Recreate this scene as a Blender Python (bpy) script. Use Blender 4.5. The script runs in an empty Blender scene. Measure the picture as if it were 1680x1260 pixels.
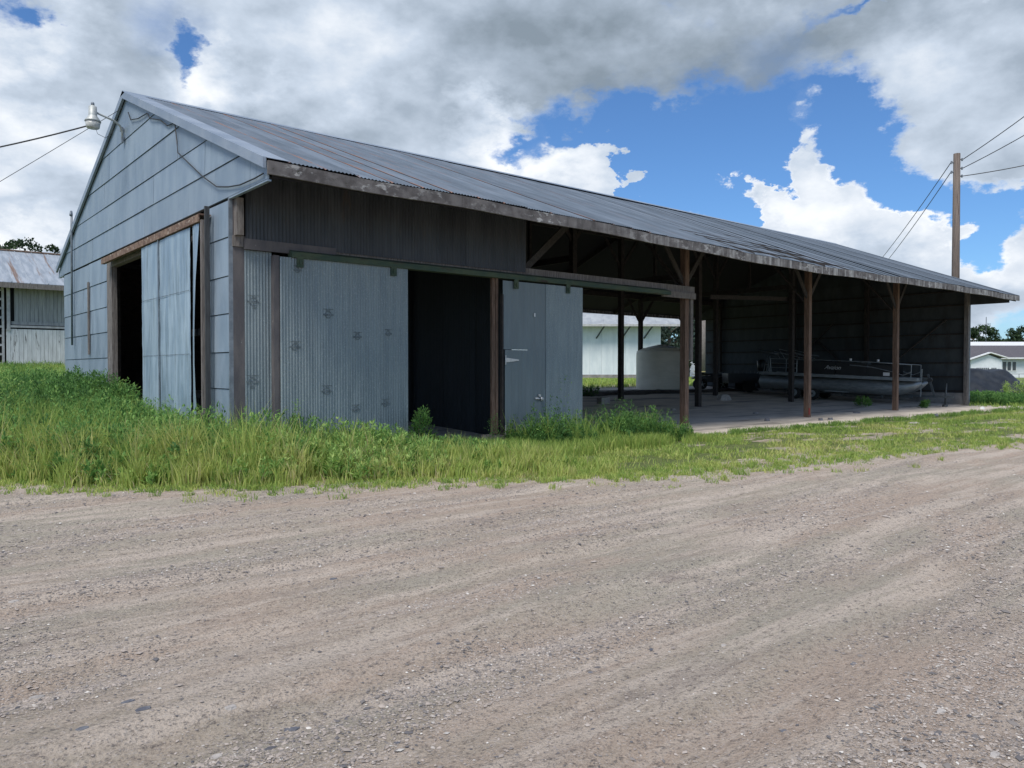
import bpy, math, random
import numpy as np
from mathutils import Vector, Matrix
rnd = random.Random(7); rng = np.random.default_rng(7)
S = bpy.context.scene; C = S.collection
R = math.radians
# ------------------------------------------------------------------ camera
HEAD = R(49.85)
cam = bpy.data.cameras.new('camera'); co = bpy.data.objects.new('camera', cam); C.objects.link(co)
co.location = (0, 0, 1.6); co.rotation_euler = (R(90 - 1.09), 0, HEAD - R(90))
cam.sensor_width = 36; cam.lens = 27.04; cam.clip_end = 3000; cam.clip_start = .05
S.camera = co
FW = Vector((math.cos(HEAD), math.sin(HEAD), 0)); RT = Vector((math.sin(HEAD), -math.cos(HEAD), 0))
def at(u, d, z=0):                       # plan position at bearing u (photo column), d metres ahead
    p = FW * d + RT * ((u - 840) / 1262 * d); return Vector((p.x, p.y, z))
def dirv(u, v):
    return (FW + RT * ((u - 840) / 1262) + Vector((0, 0, 1)) * ((606 - v) / 1262)).normalized()
# ------------------------------------------------------------------ sun, view
SUN = Vector((-.48, -.24, .86)).normalized()
sl = bpy.data.lights.new('sun', 'SUN'); sl.energy = 3.3; sl.angle = R(24); sl.color = (1, .94, .86)
so = bpy.data.objects.new('sun', sl); C.objects.link(so); so.location = (0, 0, 40)
so.rotation_euler = SUN.to_track_quat('Z', 'Y').to_euler()
S.view_settings.view_transform = 'Standard'; S.view_settings.look = 'None'
S.view_settings.exposure = .18; S.view_settings.gamma = 1; S.view_settings.use_curve_mapping = False
# ------------------------------------------------------------------ node helpers
class N:
    def __init__(s, tree): s.t = tree; s.n = tree.nodes; s.l = tree.links
    def new(s, typ, **kw):
        n = s.n.new(typ)
        for k, v in kw.items(): setattr(n, k, v)
        return n
    def put(s, n, i, v):
        if v is None: return
        if isinstance(v, bpy.types.NodeSocket): s.l.new(v, n.inputs[i])
        else: n.inputs[i].default_value = v
    def m(s, op, a, b=None, c=None, clamp=False):
        n = s.new('ShaderNodeMath', operation=op, use_clamp=clamp)
        s.put(n, 0, a); s.put(n, 1, b); s.put(n, 2, c); return n.outputs[0]
    def vm(s, op, a, b=None):
        n = s.new('ShaderNodeVectorMath', operation=op); s.put(n, 0, a); s.put(n, 1, b)
        return n.outputs['Value' if op in ('DOT_PRODUCT', 'LENGTH', 'DISTANCE') else 'Vector']
    def noise(s, vec, scale, detail=4, rough=.55, dist=0, out=0):
        n = s.new('ShaderNodeTexNoise'); s.put(n, 'Vector', vec); n.inputs['Scale'].default_value = scale
        n.inputs['Detail'].default_value = detail; n.inputs['Roughness'].default_value = rough
        n.inputs['Distortion'].default_value = dist; return n.outputs[out]
    def ramp(s, f, lo, hi, a=0., b=1., mode='SMOOTHSTEP'):
        n = s.new('ShaderNodeMapRange', interpolation_type=mode)
        s.put(n, 0, f); s.put(n, 1, lo); s.put(n, 2, hi); s.put(n, 3, a); s.put(n, 4, b); return n.outputs[0]
    def mix(s, f, a, b, mode='MIX'):
        n = s.new('ShaderNodeMix', data_type='RGBA', blend_type=mode); s.put(n, 0, f)
        s.put(n, 6, a if isinstance(a, bpy.types.NodeSocket) else (*a[:3], 1))
        s.put(n, 7, b if isinstance(b, bpy.types.NodeSocket) else (*b[:3], 1)); return n.outputs[2]
    def mapv(s, v, scale=(1, 1, 1), loc=(0, 0, 0)):
        n = s.new('ShaderNodeMapping'); s.put(n, 0, v); n.inputs[1].default_value = loc; n.inputs[3].default_value = scale
        return n.outputs[0]
    def sep(s, v): n = s.new('ShaderNodeSeparateXYZ'); s.put(n, 0, v); return n.outputs
# ------------------------------------------------------------------ world: blue sky with cumulus and a grey deck
W = bpy.data.worlds.new('World'); S.world = W; W.use_nodes = True
w = N(W.node_tree); w.n.clear()
STR = .1
sky = w.new('ShaderNodeTexSky', sky_type='NISHITA'); sky.sun_disc = False
sky.sun_elevation = math.asin(SUN.z); sky.sun_rotation = math.atan2(SUN.x, SUN.y)
sky.altitude = 300; sky.air_density = 1.0; sky.dust_density = .6; sky.ozone_density = 3.
tc = w.new('ShaderNodeTexCoord').outputs['Generated']
flat = w.mapv(tc, (1, 1, 1.7))
warp = w.vm('SUBTRACT', w.noise(flat, 3.2, 9, .62, out=1), (.5, .5, .5))
wn = w.new('ShaderNodeVectorMath', operation='SCALE'); w.put(wn, 0, warp); wn.inputs[3].default_value = .34
warp2 = w.vm('SUBTRACT', w.noise(flat, 13, 7, .6, out=1), (.5, .5, .5))
wn2 = w.new('ShaderNodeVectorMath', operation='SCALE'); w.put(wn2, 0, warp2); wn2.inputs[3].default_value = .075
dv = w.vm('ADD', w.vm('ADD', tc, wn.outputs[0]), wn2.outputs[0])
def blob(u, v, ru, rv, src):
    c = dirv(u, v); t = Vector((0, 0, 1)).cross(c).normalized(); up = c.cross(t)
    k = 1262 / (1 / c.dot(FW))
    n = w.new('ShaderNodeMapping', vector_type='TEXTURE'); w.put(n, 0, src)
    n.inputs[1].default_value = c
    n.inputs[2].default_value = Matrix((t, up, c)).transposed().to_euler()
    n.inputs[3].default_value = (ru / 1262 * .9, rv / 1262 * .9, 1.2)
    return w.m('SUBTRACT', 1, w.vm('LENGTH', n.outputs[0]), clamp=True)
def field(base, lst, src):
    f = base
    for (u, v, ru, rv, wt) in lst: f = w.m('MULTIPLY_ADD', blob(u, v, ru, rv, src), wt, f)
    return f
n1 = w.noise(flat, 2.1, 8, .6); n2 = w.noise(flat, 6.5, 10, .62); n3 = w.noise(flat, 22, 8, .65)
nb = w.m('MULTIPLY_ADD', w.m('SUBTRACT', n1, .5), 1.3, w.m('MULTIPLY_ADD', w.m('SUBTRACT', n2, .5), .75, w.m('MULTIPLY', w.m('SUBTRACT', n3, .5), .30)))
cov = field(w.m('ADD', nb, .12), [
    (200, 120, 560, 330, 1.3), (700, 120, 480, 260, 1.3), (1080, 60, 420, 170, 1.6), (260, 350, 560, 240, .9),
    (1560, 120, 230, 190, 1.4), (1660, 230, 120, 120, .5),
    (1310, 232, 62, 60, 1.5), (1345, 300, 120, 95, 1.6), (1250, 345, 85, 75, 1.3), (1400, 350, 170, 120, 1.5), (1330, 400, 240, 90, 1.3), (1490, 395, 130, 100, 1.3),
    (900, 285, 150, 85, 1.7), (1010, 275, 140, 75, 2.3), (1030, 278, 110, 60, 3.0), (1072, 262, 60, 42, 2.4), (1290, 300, 90, 90, .7), (1440, 350, 110, 70, .7), (1640, 450, 170, 110, 1.0), (40, 395, 180, 110, 1.0),
    (1000, 215, 190, 60, -1.3), (1180, 225, 230, 110, -1.7), (1130, 330, 190, 90, -2.0), (1130, 250, 170, 80, -.8), (1420, 235, 130, 100, -1.3), (1230, 240, 70, 55, -.7),
    (1460, 290, 140, 100, -1.4), (1560, 345, 120, 110, -1.2), (1660, 345, 80, 60, -.7), (285, 68, 36, 44, -2.6), (15, 12, 60, 45, -1.6), (1440, 14, 110, 26, -1.2),
    (1560, 10, 90, 30, -1.0), (112, 368, 40, 22, -1.0), (665, 245, 60, 30, -.5), (870, 215, 60, 36, -.6)], dv)
soft = field(.42, [(960, 150, 520, 190, 1.0), (1250, 100, 320, 120, .7), (1560, 190, 220, 130, .7), (100, 300, 300, 160, .7), (285, 68, 150, 130, 1.8), (20, 15, 90, 80, .8)], tc)
alpha = w.ramp(cov, -.06, soft)
def lay(src_flat):
    a = w.noise(src_flat, 5.5, 9, .58); return a
up_ = w.vm('ADD', flat, tuple(SUN * .045))
rel = w.m('MULTIPLY', w.m('SUBTRACT', w.noise(flat, 5.0, 7, .55), w.noise(up_, 5.0, 7, .55)), 2.6)
n4 = w.noise(flat, 3.0, 5, .5, .3)
br = field(w.m('MULTIPLY_ADD', w.m('SUBTRACT', n4, .5), .62, w.m('ADD', w.m('MULTIPLY', rel, .64), .51)), [
    (1060, 90, 420, 190, -.36), (930, 175, 300, 110, -.22), (760, 60, 200, 80, -.06), (700, 120, 420, 220, .02), (1300, 60, 300, 120, -.22), (160, 120, 260, 90, -.14), (1640, 60, 150, 90, -.10),
    (330, 125, 110, 100, .60), (20, 60, 110, 80, .5), (70, 270, 240, 90, .38), (840, 200, 90, 60, .6), (620, 60, 200, 100, .22), (560, 170, 260, 100, .12),
    (1540, 120, 170, 110, .16), (1310, 235, 90, 60, .36), (1340, 290, 150, 90, .30), (1260, 325, 100, 60, .30), (1480, 345, 160, 70, .30), (1400, 420, 260, 60, -.10),
    (940, 255, 220, 60, .5), (1640, 420, 170, 70, .4), (40, 390, 150, 50, .5), (520, 230, 300, 90, -.18), (330, 215, 200, 60, -.16)], dv)
edge = w.ramp(cov, .15, .75, .22, 0.)
br = w.m('ADD', br, edge, clamp=True)
cr = w.new('ShaderNodeValToRGB'); w.put(cr, 0, br); e = cr.color_ramp.elements
for p, c in ((0, (.23, .285, .345)), (.3, (.36, .43, .52)), (.6, (.54, .62, .73)), (1, (.88, .91, .95))):
    q = e[0] if p == 0 else (e[len(e) - 1] if p == 1 else e.new(p)); q.position = p; q.color = (*c, 1)
sc = w.new('ShaderNodeVectorMath', operation='SCALE'); w.put(sc, 0, cr.outputs[0]); sc.inputs[3].default_value = 1 / STR
skyc = w.mix(1., sky.outputs[0], (.66, .95, 1.25), 'MULTIPLY')
bg = w.new('ShaderNodeBackground'); w.put(bg, 0, w.mix(alpha, skyc, sc.outputs[0])); bg.inputs[1].default_value = STR
wo = w.new('ShaderNodeOutputWorld'); w.l.new(bg.outputs[0], wo.inputs[0])
W.cycles.sampling_method = 'MANUAL'; W.cycles.sample_map_resolution = 512
# ------------------------------------------------------------------ materials
MATS = {}
def mat(name, c1, c2=None, scale=3., stretch=(1, 1, 1), rough=.8, metal=0., bump=.0, bscale=40., bst=(1, 1, 1), coord='pos', lo=.35, hi=.65, spots=None, rv=0., third=None, detail=6, spec=.5):
    m = bpy.data.materials.new(name); m.use_nodes = True; k = N(m.node_tree); b = k.n['Principled BSDF']
    b.inputs['Specular IOR Level'].default_value = spec
    if coord == 'pos': v = k.new('ShaderNodeNewGeometry').outputs['Position']
    else: v = k.new('ShaderNodeTexCoord').outputs['Object']
    oi = k.new('ShaderNodeObjectInfo')
    if coord == 'obj': v = k.vm('ADD', v, k.vm('MULTIPLY', oi.outputs['Random'], (37., 19., 53.)))
    vs = k.mapv(v, stretch)
    f = k.ramp(k.noise(vs, scale, detail, .62), lo, hi)
    col = k.mix(f, c1, c2 or c1)
    if third: col = k.mix(k.ramp(k.noise(k.mapv(v, third[2]), third[1], 6, .65), third[3], third[4]), col, third[0])
    if spots: col = k.mix(k.ramp(k.noise(v, spots[1], 3, .6), spots[2], spots[2] + .06), col, spots[0])
    if rv:
        rr = k.ramp(oi.outputs['Random'], 0, 1, 1 - rv, 1 + rv, 'LINEAR')
        n = k.new('ShaderNodeVectorMath', operation='SCALE'); k.put(n, 0, col); k.put(n, 3, rr); col = n.outputs[0]
    k.put(b, 'Base Color', col); b.inputs['Metallic'].default_value = metal
    k.put(b, 'Roughness', k.ramp(f, 0, 1, max(rough - .08, .05), min(rough + .08, 1), 'LINEAR'))
    if bump:
        bn = k.new('ShaderNodeBump'); bn.inputs['Strength'].default_value = bump; bn.inputs['Distance'].default_value = .02
        k.put(bn, 'Height', k.noise(k.mapv(v, bst), bscale, 5, .6)); k.l.new(bn.outputs[0], b.inputs['Normal'])
    MATS[name] = m; return m
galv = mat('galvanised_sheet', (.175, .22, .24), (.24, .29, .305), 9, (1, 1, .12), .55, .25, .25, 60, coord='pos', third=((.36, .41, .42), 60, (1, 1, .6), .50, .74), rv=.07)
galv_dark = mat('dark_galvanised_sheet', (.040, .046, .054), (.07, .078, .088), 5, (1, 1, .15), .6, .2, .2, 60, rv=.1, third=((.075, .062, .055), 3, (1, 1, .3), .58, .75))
galv_flat = mat('weathered_door_sheet', (.24, .33, .41), (.38, .48, .55), 3, (1, 1.6, .25), .5, .25, .15, 30, rv=.06, third=((.17, .225, .26), 2.6, (1, 3.5, .35), .47, .74), spots=((.5, .57, .62), 40, .66))
gablem = mat('grey_blue_siding', (.20, .262, .325), (.262, .33, .395), 2.2, (1, 1, .35), .55, .1, .2, 7, rv=.08, third=((.12, .165, .205), 4., (1, 3., .16), .55, .82), spots=((.12, .15, .17), 14, .74))
seamm = mat('dark_seam', (.05, .06, .07), (.085, .10, .115), 10)
wood = mat('aged_brown_post', (.105, .062, .042), (.215, .14, .10), 5, (6, 6, .5), .85, 0, .5, 60, (5, 5, .6), third=((.035, .025, .02), 7, (8, 8, .7), .55, .7))
woodg = mat('grey_weathered_wood', (.12, .105, .095), (.23, .21, .195), 6, (6, 6, .5), .9, 0, .5, 60, (5, 5, .6), third=((.04, .035, .03), 9, (6, 6, .8), .58, .7))
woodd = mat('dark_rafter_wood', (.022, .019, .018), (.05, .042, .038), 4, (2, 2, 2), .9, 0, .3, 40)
bracem = mat('brace_wood', (.03, .027, .025), (.062, .055, .05), 6, (3, 3, 3), .9, 0, .3, 40)
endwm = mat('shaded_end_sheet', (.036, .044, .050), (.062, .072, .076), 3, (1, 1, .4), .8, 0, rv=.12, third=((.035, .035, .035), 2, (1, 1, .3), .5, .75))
greydk = mat('dark_gap_grey', (.03, .034, .038), (.06, .066, .07), 5, (4, 4, .5), .9)  # shade of the gaps beside the gable door, put into the bars' colour
shadem = mat('underside_shade', (.012, .012, .014), (.026, .025, .026), 3, (1, 6, 1), .95)  # near-black base colour carries the shade under the roof
trimm = mat('brown_grey_corner_trim', (.075, .07, .075), (.12, .11, .11), 5, (1, 1, .3), .7, 0, .2, 40, third=((.30, .29, .28), 12, (1, 1, .5), .66, .74))
greenm = mat('mossy_green_track', (.035, .065, .045), (.075, .10, .06), 6, (.4, 1, 1), .8, 0, .3, 50, third=((.05, .035, .03), 5, (.5, 1, 2), .55, .7))
fasciam = mat('peeling_fascia_paint', (.07, .065, .065), (.16, .15, .15), 5, (1, 1, 1), .85, 0, .5, 50, third=((.46, .46, .45), 4.5, (1.3, 1, 1.), .50, .63), detail=9)
def fascia_mat():
    m = bpy.data.materials.new('peeling_fascia_board'); m.use_nodes = True; k = N(m.node_tree); b = k.n['Principled BSDF']
    v = k.new('ShaderNodeNewGeometry').outputs['Position']; xx = k.sep(v)[0]
    col = k.mix(k.ramp(k.noise(v, 4, 6, .65), .35, .65), (.075, .068, .066), (.15, .14, .135))
    flake = k.ramp(k.noise(k.mapv(v, (.8, 1, 1.6)), 5, 10, .68), .52, .60); where = k.ramp(k.noise(k.mapv(v, (1, 0, 0)), .55, 3, .6), .42, .60)
    run = k.ramp(k.noise(k.mapv(v, (1, 1, .12)), 7, 6, .6), .46, .66); right = k.ramp(xx, 8, 20, 0, .8)
    f = k.m('ADD', k.m('MULTIPLY', flake, where), k.m('MULTIPLY', run, right), clamp=True)
    col = k.mix(k.m('MULTIPLY', f, .85), col, k.mix(k.noise(v, 16, 4), (.30, .30, .285), (.50, .50, .485)))
    col = k.mix(k.ramp(k.noise(v, 9, 5, .7), .62, .70), col, (.045, .05, .035))
    k.put(b, 'Base Color', col); b.inputs['Roughness'].default_value = .9
    bn = k.new('ShaderNodeBump'); bn.inputs['Strength'].default_value = .4; bn.inputs['Distance'].default_value = .01; k.put(bn, 'Height', f); k.l.new(bn.outputs[0], b.inputs['Normal'])
    return m
fasciam = fascia_mat()
rustm = mat('rusty_track_metal', (.12, .07, .05), (.24, .165, .12), 7, (1, 1, 1), .9, 0, .5, 40, third=((.42, .36, .30), 9, (1, 1, 2), .55, .68))
concm = mat('concrete', (.20, .19, .18), (.30, .285, .27), 2, (1, 1, 1), .9, 0, .3, 40, third=((.09, .085, .08), 1.1, (1, 1, 1), .5, .72), spots=((.12, .11, .10), 25, .7))
capm = mat('roof_cap_metal', (.21, .26, .32), (.29, .34, .40), 1.5, (.3, 1, 1), .5, .2, .1, 30)
cablem = mat('black_cable', (.02, .02, .022), (.03, .03, .03), 5, rough=.6)
lightm = mat('pale_grey_lamp_metal', (.36, .39, .38), (.48, .5, .48), 9, rough=.5, metal=.2)
pipem = mat('grey_conduit', (.14, .165, .19), (.22, .25, .28), 6, rough=.5, metal=.3)
glassl = mat('frosted_lamp_plastic', (.42, .43, .40), (.55, .55, .52), 20, rough=.3)
tankm = mat('cream_plastic', (.60, .575, .48), (.68, .65, .55), 1.2, (1, 1, 3), .5, 0, .05, 20)
whitep = mat('white_painted_wall', (.60, .66, .69), (.70, .75, .77), 2, (1, 1, .3), .7, third=((.42, .45, .45), 3, (1, 1, .3), .62, .85))
peelw = mat('peeling_white_boards', (.56, .57, .56), (.72, .73, .72), 4, (2, 2, .3), .85, third=((.09, .08, .075), 1.6, (5, 5, .55), .60, .66))
greyw = mat('grey_white_boards', (.24, .25, .25), (.34, .35, .345), 3, (3, 3, .3), .85)
slatm = mat('old_white_slats', (.36, .36, .36), (.5, .5, .5), 4, rough=.85)
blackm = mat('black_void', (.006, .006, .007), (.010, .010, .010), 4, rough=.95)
shedroof = mat('pale_shed_roof', (.26, .285, .31), (.35, .375, .39), 1.5, (1, 1, 1), .6, third=((.28, .22, .18), .8, (3, .5, 1), .6, .8))
darkroof = mat('charcoal_shingles', (.075, .07, .08), (.11, .105, .115), 8, rough=.95)
alum = mat('brushed_aluminium', (.20, .225, .235), (.30, .325, .335), 4, (1, 1, 4), .5, .55)
blackf = mat('black_fence_panel', (.008, .010, .012), (.014, .016, .018), 4, rough=.45)
rubber = mat('black_rubber', (.012, .012, .012), (.02, .02, .02), 20, rough=.85)
steeld = mat('dark_galvanised_steel', (.06, .07, .075), (.10, .115, .12), 9, rough=.6, metal=.5)
tarpm = mat('black_tarpaulin', (.010, .013, .018), (.02, .025, .032), 2.5, rough=.5, bump=1., bscale=1.3, bst=(1, 1, 2), spec=.4)
whitel = mat('bright_white_plastic', (.65, .66, .66), (.75, .76, .76), 5, rough=.5)
chrome = mat('silver_hinge_metal', (.45, .46, .46), (.62, .62, .6), 30, rough=.4, metal=.5)
inkm = mat('faded_black_stamp_ink', (.075, .10, .115), (.15, .185, .20), 30, rough=.7)
redm = mat('red_paint_mark', (.30, .03, .02), (.2, .03, .02), 9)
polem = mat('creosoted_pole_wood', (.10, .08, .068), (.19, .155, .13), 4, (8, 8, .25), .9, 0, .5, 50, (6, 6, .4), third=((.06, .04, .035), 3, (9, 9, .3), .5, .7))
winm = mat('dark_window_glass', (.05, .06, .07), (.08, .09, .1), 2, rough=.1)
barkm = mat('bark', (.07, .055, .045), (.12, .10, .08), 8, (3, 3, .5), .95)
yellowm = mat('straw_yellow', (.42, .36, .16), (.5, .44, .22), 4)
sidingh = mat('white_lap_siding', (.66, .69, .72), (.72, .75, .78), 3, rough=.6)
def attr_mat(name, stops, attr='tint', rough=.75, trans=.0, nscale=0, spec=.3):
    m = bpy.data.materials.new(name); m.use_nodes = True; k = N(m.node_tree); b = k.n['Principled BSDF']
    a = k.new('ShaderNodeAttribute'); a.attribute_name = attr; f = a.outputs['Fac']
    r = k.new('ShaderNodeValToRGB'); k.put(r, 0, f); e = r.color_ramp.elements
    for i, (p, c) in enumerate(stops):
        q = e[0] if i == 0 else (e[len(e) - 1] if i == len(stops) - 1 else e.new(p)); q.position = p; q.color = (*c, 1)
    k.put(b, 'Base Color', r.outputs[0]); b.inputs['Roughness'].default_value = rough; b.inputs['Specular IOR Level'].default_value = spec
    if trans:
        t = k.new('ShaderNodeBsdfTranslucent'); k.put(t, 0, r.outputs[0]); mx = k.new('ShaderNodeMixShader'); mx.inputs[0].default_value = trans
        k.l.new(b.outputs[0], mx.inputs[1]); k.l.new(t.outputs[0], mx.inputs[2]); k.l.new(mx.outputs[0], k.n['Material Output'].inputs[0])
    return m
grassm = attr_mat('grass_blades', [(0, (.075, .15, .04)), (.35, (.18, .31, .07)), (.65, (.36, .47, .11)), (.85, (.52, .54, .18)), (1, (.55, .47, .28))], trans=.42)
weedm = attr_mat('weed_leaves', [(0, (.05, .12, .04)), (.4, (.125, .27, .07)), (.7, (.25, .42, .11)), (1, (.40, .52, .17))], trans=.42)
treem = attr_mat('tree_leaves', [(0, (.014, .030, .014)), (.5, (.032, .062, .024)), (1, (.07, .115, .045))], trans=.2)
treeb = attr_mat('spruce_needles', [(0, (.022, .04, .03)), (.5, (.05, .08, .058)), (1, (.11, .15, .11))], trans=.15)
pebm = attr_mat('pebble_stone', [(0, (.09, .09, .10)), (.2, (.19, .175, .165)), (.5, (.33, .285, .25)), (.75, (.43, .375, .33)), (.92, (.42, .40, .37)), (1, (.62, .59, .54))], rough=.85)
# roof sheet: grey metal, rust along the side lap
def roof_mat():
    m = bpy.data.materials.new('corrugated_roof_metal'); m.use_nodes = True; k = N(m.node_tree); b = k.n['Principled BSDF']
    o = k.new('ShaderNodeTexCoord').outputs['Object']; oi = k.new('ShaderNodeObjectInfo'); rd = oi.outputs['Random']
    x = k.sep(o)[0]; px = k.sep(oi.outputs['Location'])[0]
    v = k.vm('ADD', o, k.vm('MULTIPLY', rd, (31., 57., 11.)))
    base = k.mix(k.ramp(k.noise(k.mapv(v, (1, .35, 1)), 2.2, 7, .6), .35, .65), (.112, .142, .172), (.165, .20, .24))
    n = k.new('ShaderNodeVectorMath', operation='SCALE'); k.put(n, 0, base); k.put(n, 3, k.ramp(rd, 0, 1, .82, 1.14, 'LINEAR')); base = n.outputs[0]
    lap = k.ramp(k.m('ABSOLUTE', k.m('SUBTRACT', x, .03)), .0, k.ramp(k.noise(k.mapv(v, (0, .5, 0)), 2, 4, .6), .35, .65, .035, .15), 1, 0)
    amount = k.m('MULTIPLY', k.ramp(px, 9, 20, 1., .18), k.ramp(k.m('FRACT', k.m('MULTIPLY', rd, 7.31)), .12, .4))
    pat = k.ramp(k.noise(k.mapv(v, (3, .5, 1)), 3.2, 7, .65), .34, .52)
    rust = k.m('MULTIPLY', k.m('MULTIPLY', lap, pat), k.m('MULTIPLY', amount, .95), clamp=True)
    col = k.mix(rust, base, k.mix(k.noise(v, 12, 4), (.20, .075, .035), (.34, .18, .12)))
    dark = k.ramp(k.m('ABSOLUTE', k.m('SUBTRACT', x, .012)), .0, .022, .6, 0)
    col = k.mix(dark, col, (.05, .045, .045))
    k.put(b, 'Base Color', col); b.inputs['Metallic'].default_value = .2; k.put(b, 'Roughness', k.ramp(rust, 0, 1, .5, .9, 'LINEAR'))
    return m
roofm = roof_mat()
def ground_mat():
    m = bpy.data.materials.new('gravel_and_grass_soil'); m.use_nodes = True; k = N(m.node_tree); b = k.n['Principled BSDF']
    v = k.new('ShaderNodeNewGeometry').outputs['Position']
    a = k.new('ShaderNodeAttribute'); a.attribute_name = 'grassy'; g = a.outputs['Fac']
    big = k.ramp(k.noise(k.mapv(v, (.35, 1.1, 1)), .8, 6, .6, .4), .38, .62)
    str_ = k.noise(k.mapv(v, (.16, 1.6, 1)), 2.2, 6, .65, .2)
    col = k.mix(big, (.435, .345, .272), (.38, .34, .27))
    col = k.mix(k.ramp(str_, .44, .62), col, (.54, .46, .38))
    col = k.mix(k.ramp(k.noise(k.mapv(v, (.3, 1.3, 1), (7, 3, 0)), 1.7, 7, .7, .3), .54, .74), col, (.30, .25, .21))
    fine = k.noise(k.mapv(v, (.8, 1.3, 1)), 26, 8, .85); ff = k.noise(v, 130, 3, .8)
    col = k.mix(k.ramp(fine, .36, .50, .8, 0), col, (.095, .083, .078))
    col = k.mix(k.ramp(fine, .53, .66, 0, .75), col, (.50, .45, .41))
    col = k.mix(k.ramp(ff, .30, .46, .6, 0), col, (.07, .065, .066))
    col = k.mix(k.ramp(ff, .60, .70, 0, .85), col, (.50, .47, .44))
    vo = k.new('ShaderNodeTexVoronoi'); k.put(vo, 'Vector', k.mapv(v, (1, 1.3, 1))); vo.inputs['Scale'].default_value = 48
    col = k.mix(k.ramp(vo.outputs['Distance'], .18, .30, .55, 0), col, k.mix(k.ramp(k.sep(vo.outputs['Color'])[0], .3, .95), (.12, .115, .12), (.52, .48, .44)))
    soil = k.mix(k.ramp(k.noise(v, 3, 6, .7), .35, .65), (.085, .11, .04), (.15, .18, .06))
    lawn = k.mix(k.ramp(k.noise(k.mapv(v, (.6, .6, 1)), .9, 7, .7), .35, .65), (.11, .16, .05), (.21, .25, .09))
    dist = k.ramp(k.sep(v)[1], 13, 28)
    gcol = k.mix(dist, soil, lawn)
    gm = k.ramp(k.m('ADD', g, k.m('MULTIPLY', k.m('SUBTRACT', k.noise(v, 6, 5, .7), .5), .9)), .40, .62)
    col = k.mix(gm, col, gcol)
    k.put(b, 'Base Color', col); b.inputs['Roughness'].default_value = .95; b.inputs['Specular IOR Level'].default_value = .2
    h = k.m('ADD', k.m('MULTIPLY', fine, .8), k.m('ADD', k.m('MULTIPLY', ff, .35), k.m('MULTIPLY', vo.outputs['Distance'], -.5)))
    bn = k.new('ShaderNodeBump'); bn.inputs['Strength'].default_value = .9; bn.inputs['Distance'].default_value = .022
    k.put(bn, 'Height', h); k.l.new(bn.outputs[0], b.inputs['Normal'])
    return m
groundm = ground_mat()
# ------------------------------------------------------------------ mesh + object helpers
class MB:
    def __init__(s): s.v = []; s.f = []; s.sm = False
    def add(s, vs, fs):
        o = len(s.v); s.v += [tuple(p) for p in vs]; s.f += [tuple(i + o for i in f) for f in fs]; return s
    def box(s, a, b):
        x0, y0, z0 = a; x1, y1, z1 = b
        return s.add([(x0, y0, z0), (x1, y0, z0), (x1, y1, z0), (x0, y1, z0), (x0, y0, z1), (x1, y0, z1), (x1, y1, z1), (x0, y1, z1)],
                     [(0, 3, 2, 1), (4, 5, 6, 7), (0, 1, 5, 4), (1, 2, 6, 5), (2, 3, 7, 6), (3, 0, 4, 7)])
    def bar(s, p, q, w_, h_, up=(0, 0, 1)):
        p = Vector(p); q = Vector(q); d = (q - p).normalized(); u = Vector(up)
        if abs(d.dot(u)) > .98: u = Vector((0, 1, 0))
        a = d.cross(u).normalized() * w_ / 2; c = a.cross(d).normalized() * h_ / 2
        vs = [r_ + i * a + j * c for r_ in (p, q) for i, j in ((-1, -1), (1, -1), (1, 1), (-1, 1))]
        return s.add(vs, [(0, 1, 2, 3), (7, 6, 5, 4), (0, 4, 5, 1), (1, 5, 6, 2), (2, 6, 7, 3), (3, 7, 4, 0)])
    def tube(s, pts, r_, n=8, cap=True):
        pts = [Vector(p) for p in pts]; rs = r_ if isinstance(r_, (list, tuple)) else [r_] * len(pts); o = len(s.v)
        for i, p in enumerate(pts):
            d = (pts[min(i + 1, len(pts) - 1)] - pts[max(i - 1, 0)]).normalized()
            u = Vector((0, 0, 1)) if abs(d.z) < .9 else Vector((1, 0, 0))
            a = d.cross(u).normalized(); c = a.cross(d).normalized()
            for j in range(n):
                t = 2 * math.pi * j / n; s.v.append(tuple(p + (a * math.cos(t) + c * math.sin(t)) * rs[i]))
        for i in range(len(pts) - 1):
            for j in range(n):
                k = (j + 1) % n; s.f.append((o + i * n + j, o + i * n + k, o + (i + 1) * n + k, o + (i + 1) * n + j))
        if cap:
            s.f.append(tuple(o + j for j in range(n))[::-1]); e = o + (len(pts) - 1) * n; s.f.append(tuple(e + j for j in range(n)))
        s.sm = n > 6; return s
    def lathe(s, c, prof, n=24):
        return s.tube([(c[0], c[1], c[2] + z) for r_, z in prof], [r_ for r_, z in prof], n)
    def prism(s, poly, off):
        n = len(poly); off = Vector(off)
        return s.add([Vector(p) for p in poly] + [Vector(p) + off for p in poly],
                     [tuple(range(n))[::-1], tuple(range(n, 2 * n))] + [(i, (i + 1) % n, n + (i + 1) % n, n + i) for i in range(n)])
BASE = {}
def tag(o, label=None, cat=None, group=None, kind=None):
    if label: o['label'] = label
    if cat: o['category'] = cat
    if group: o['group'] = group
    if kind: o['kind'] = kind
    return o
def empty(name, loc, label=None, cat=None, group=None, rz=0):
    o = bpy.data.objects.new(name, None); C.objects.link(o); o.location = loc; o.empty_display_size = .2; o.rotation_euler[2] = rz
    BASE[o.name] = Vector(loc); return tag(o, label, cat, group)
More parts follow.
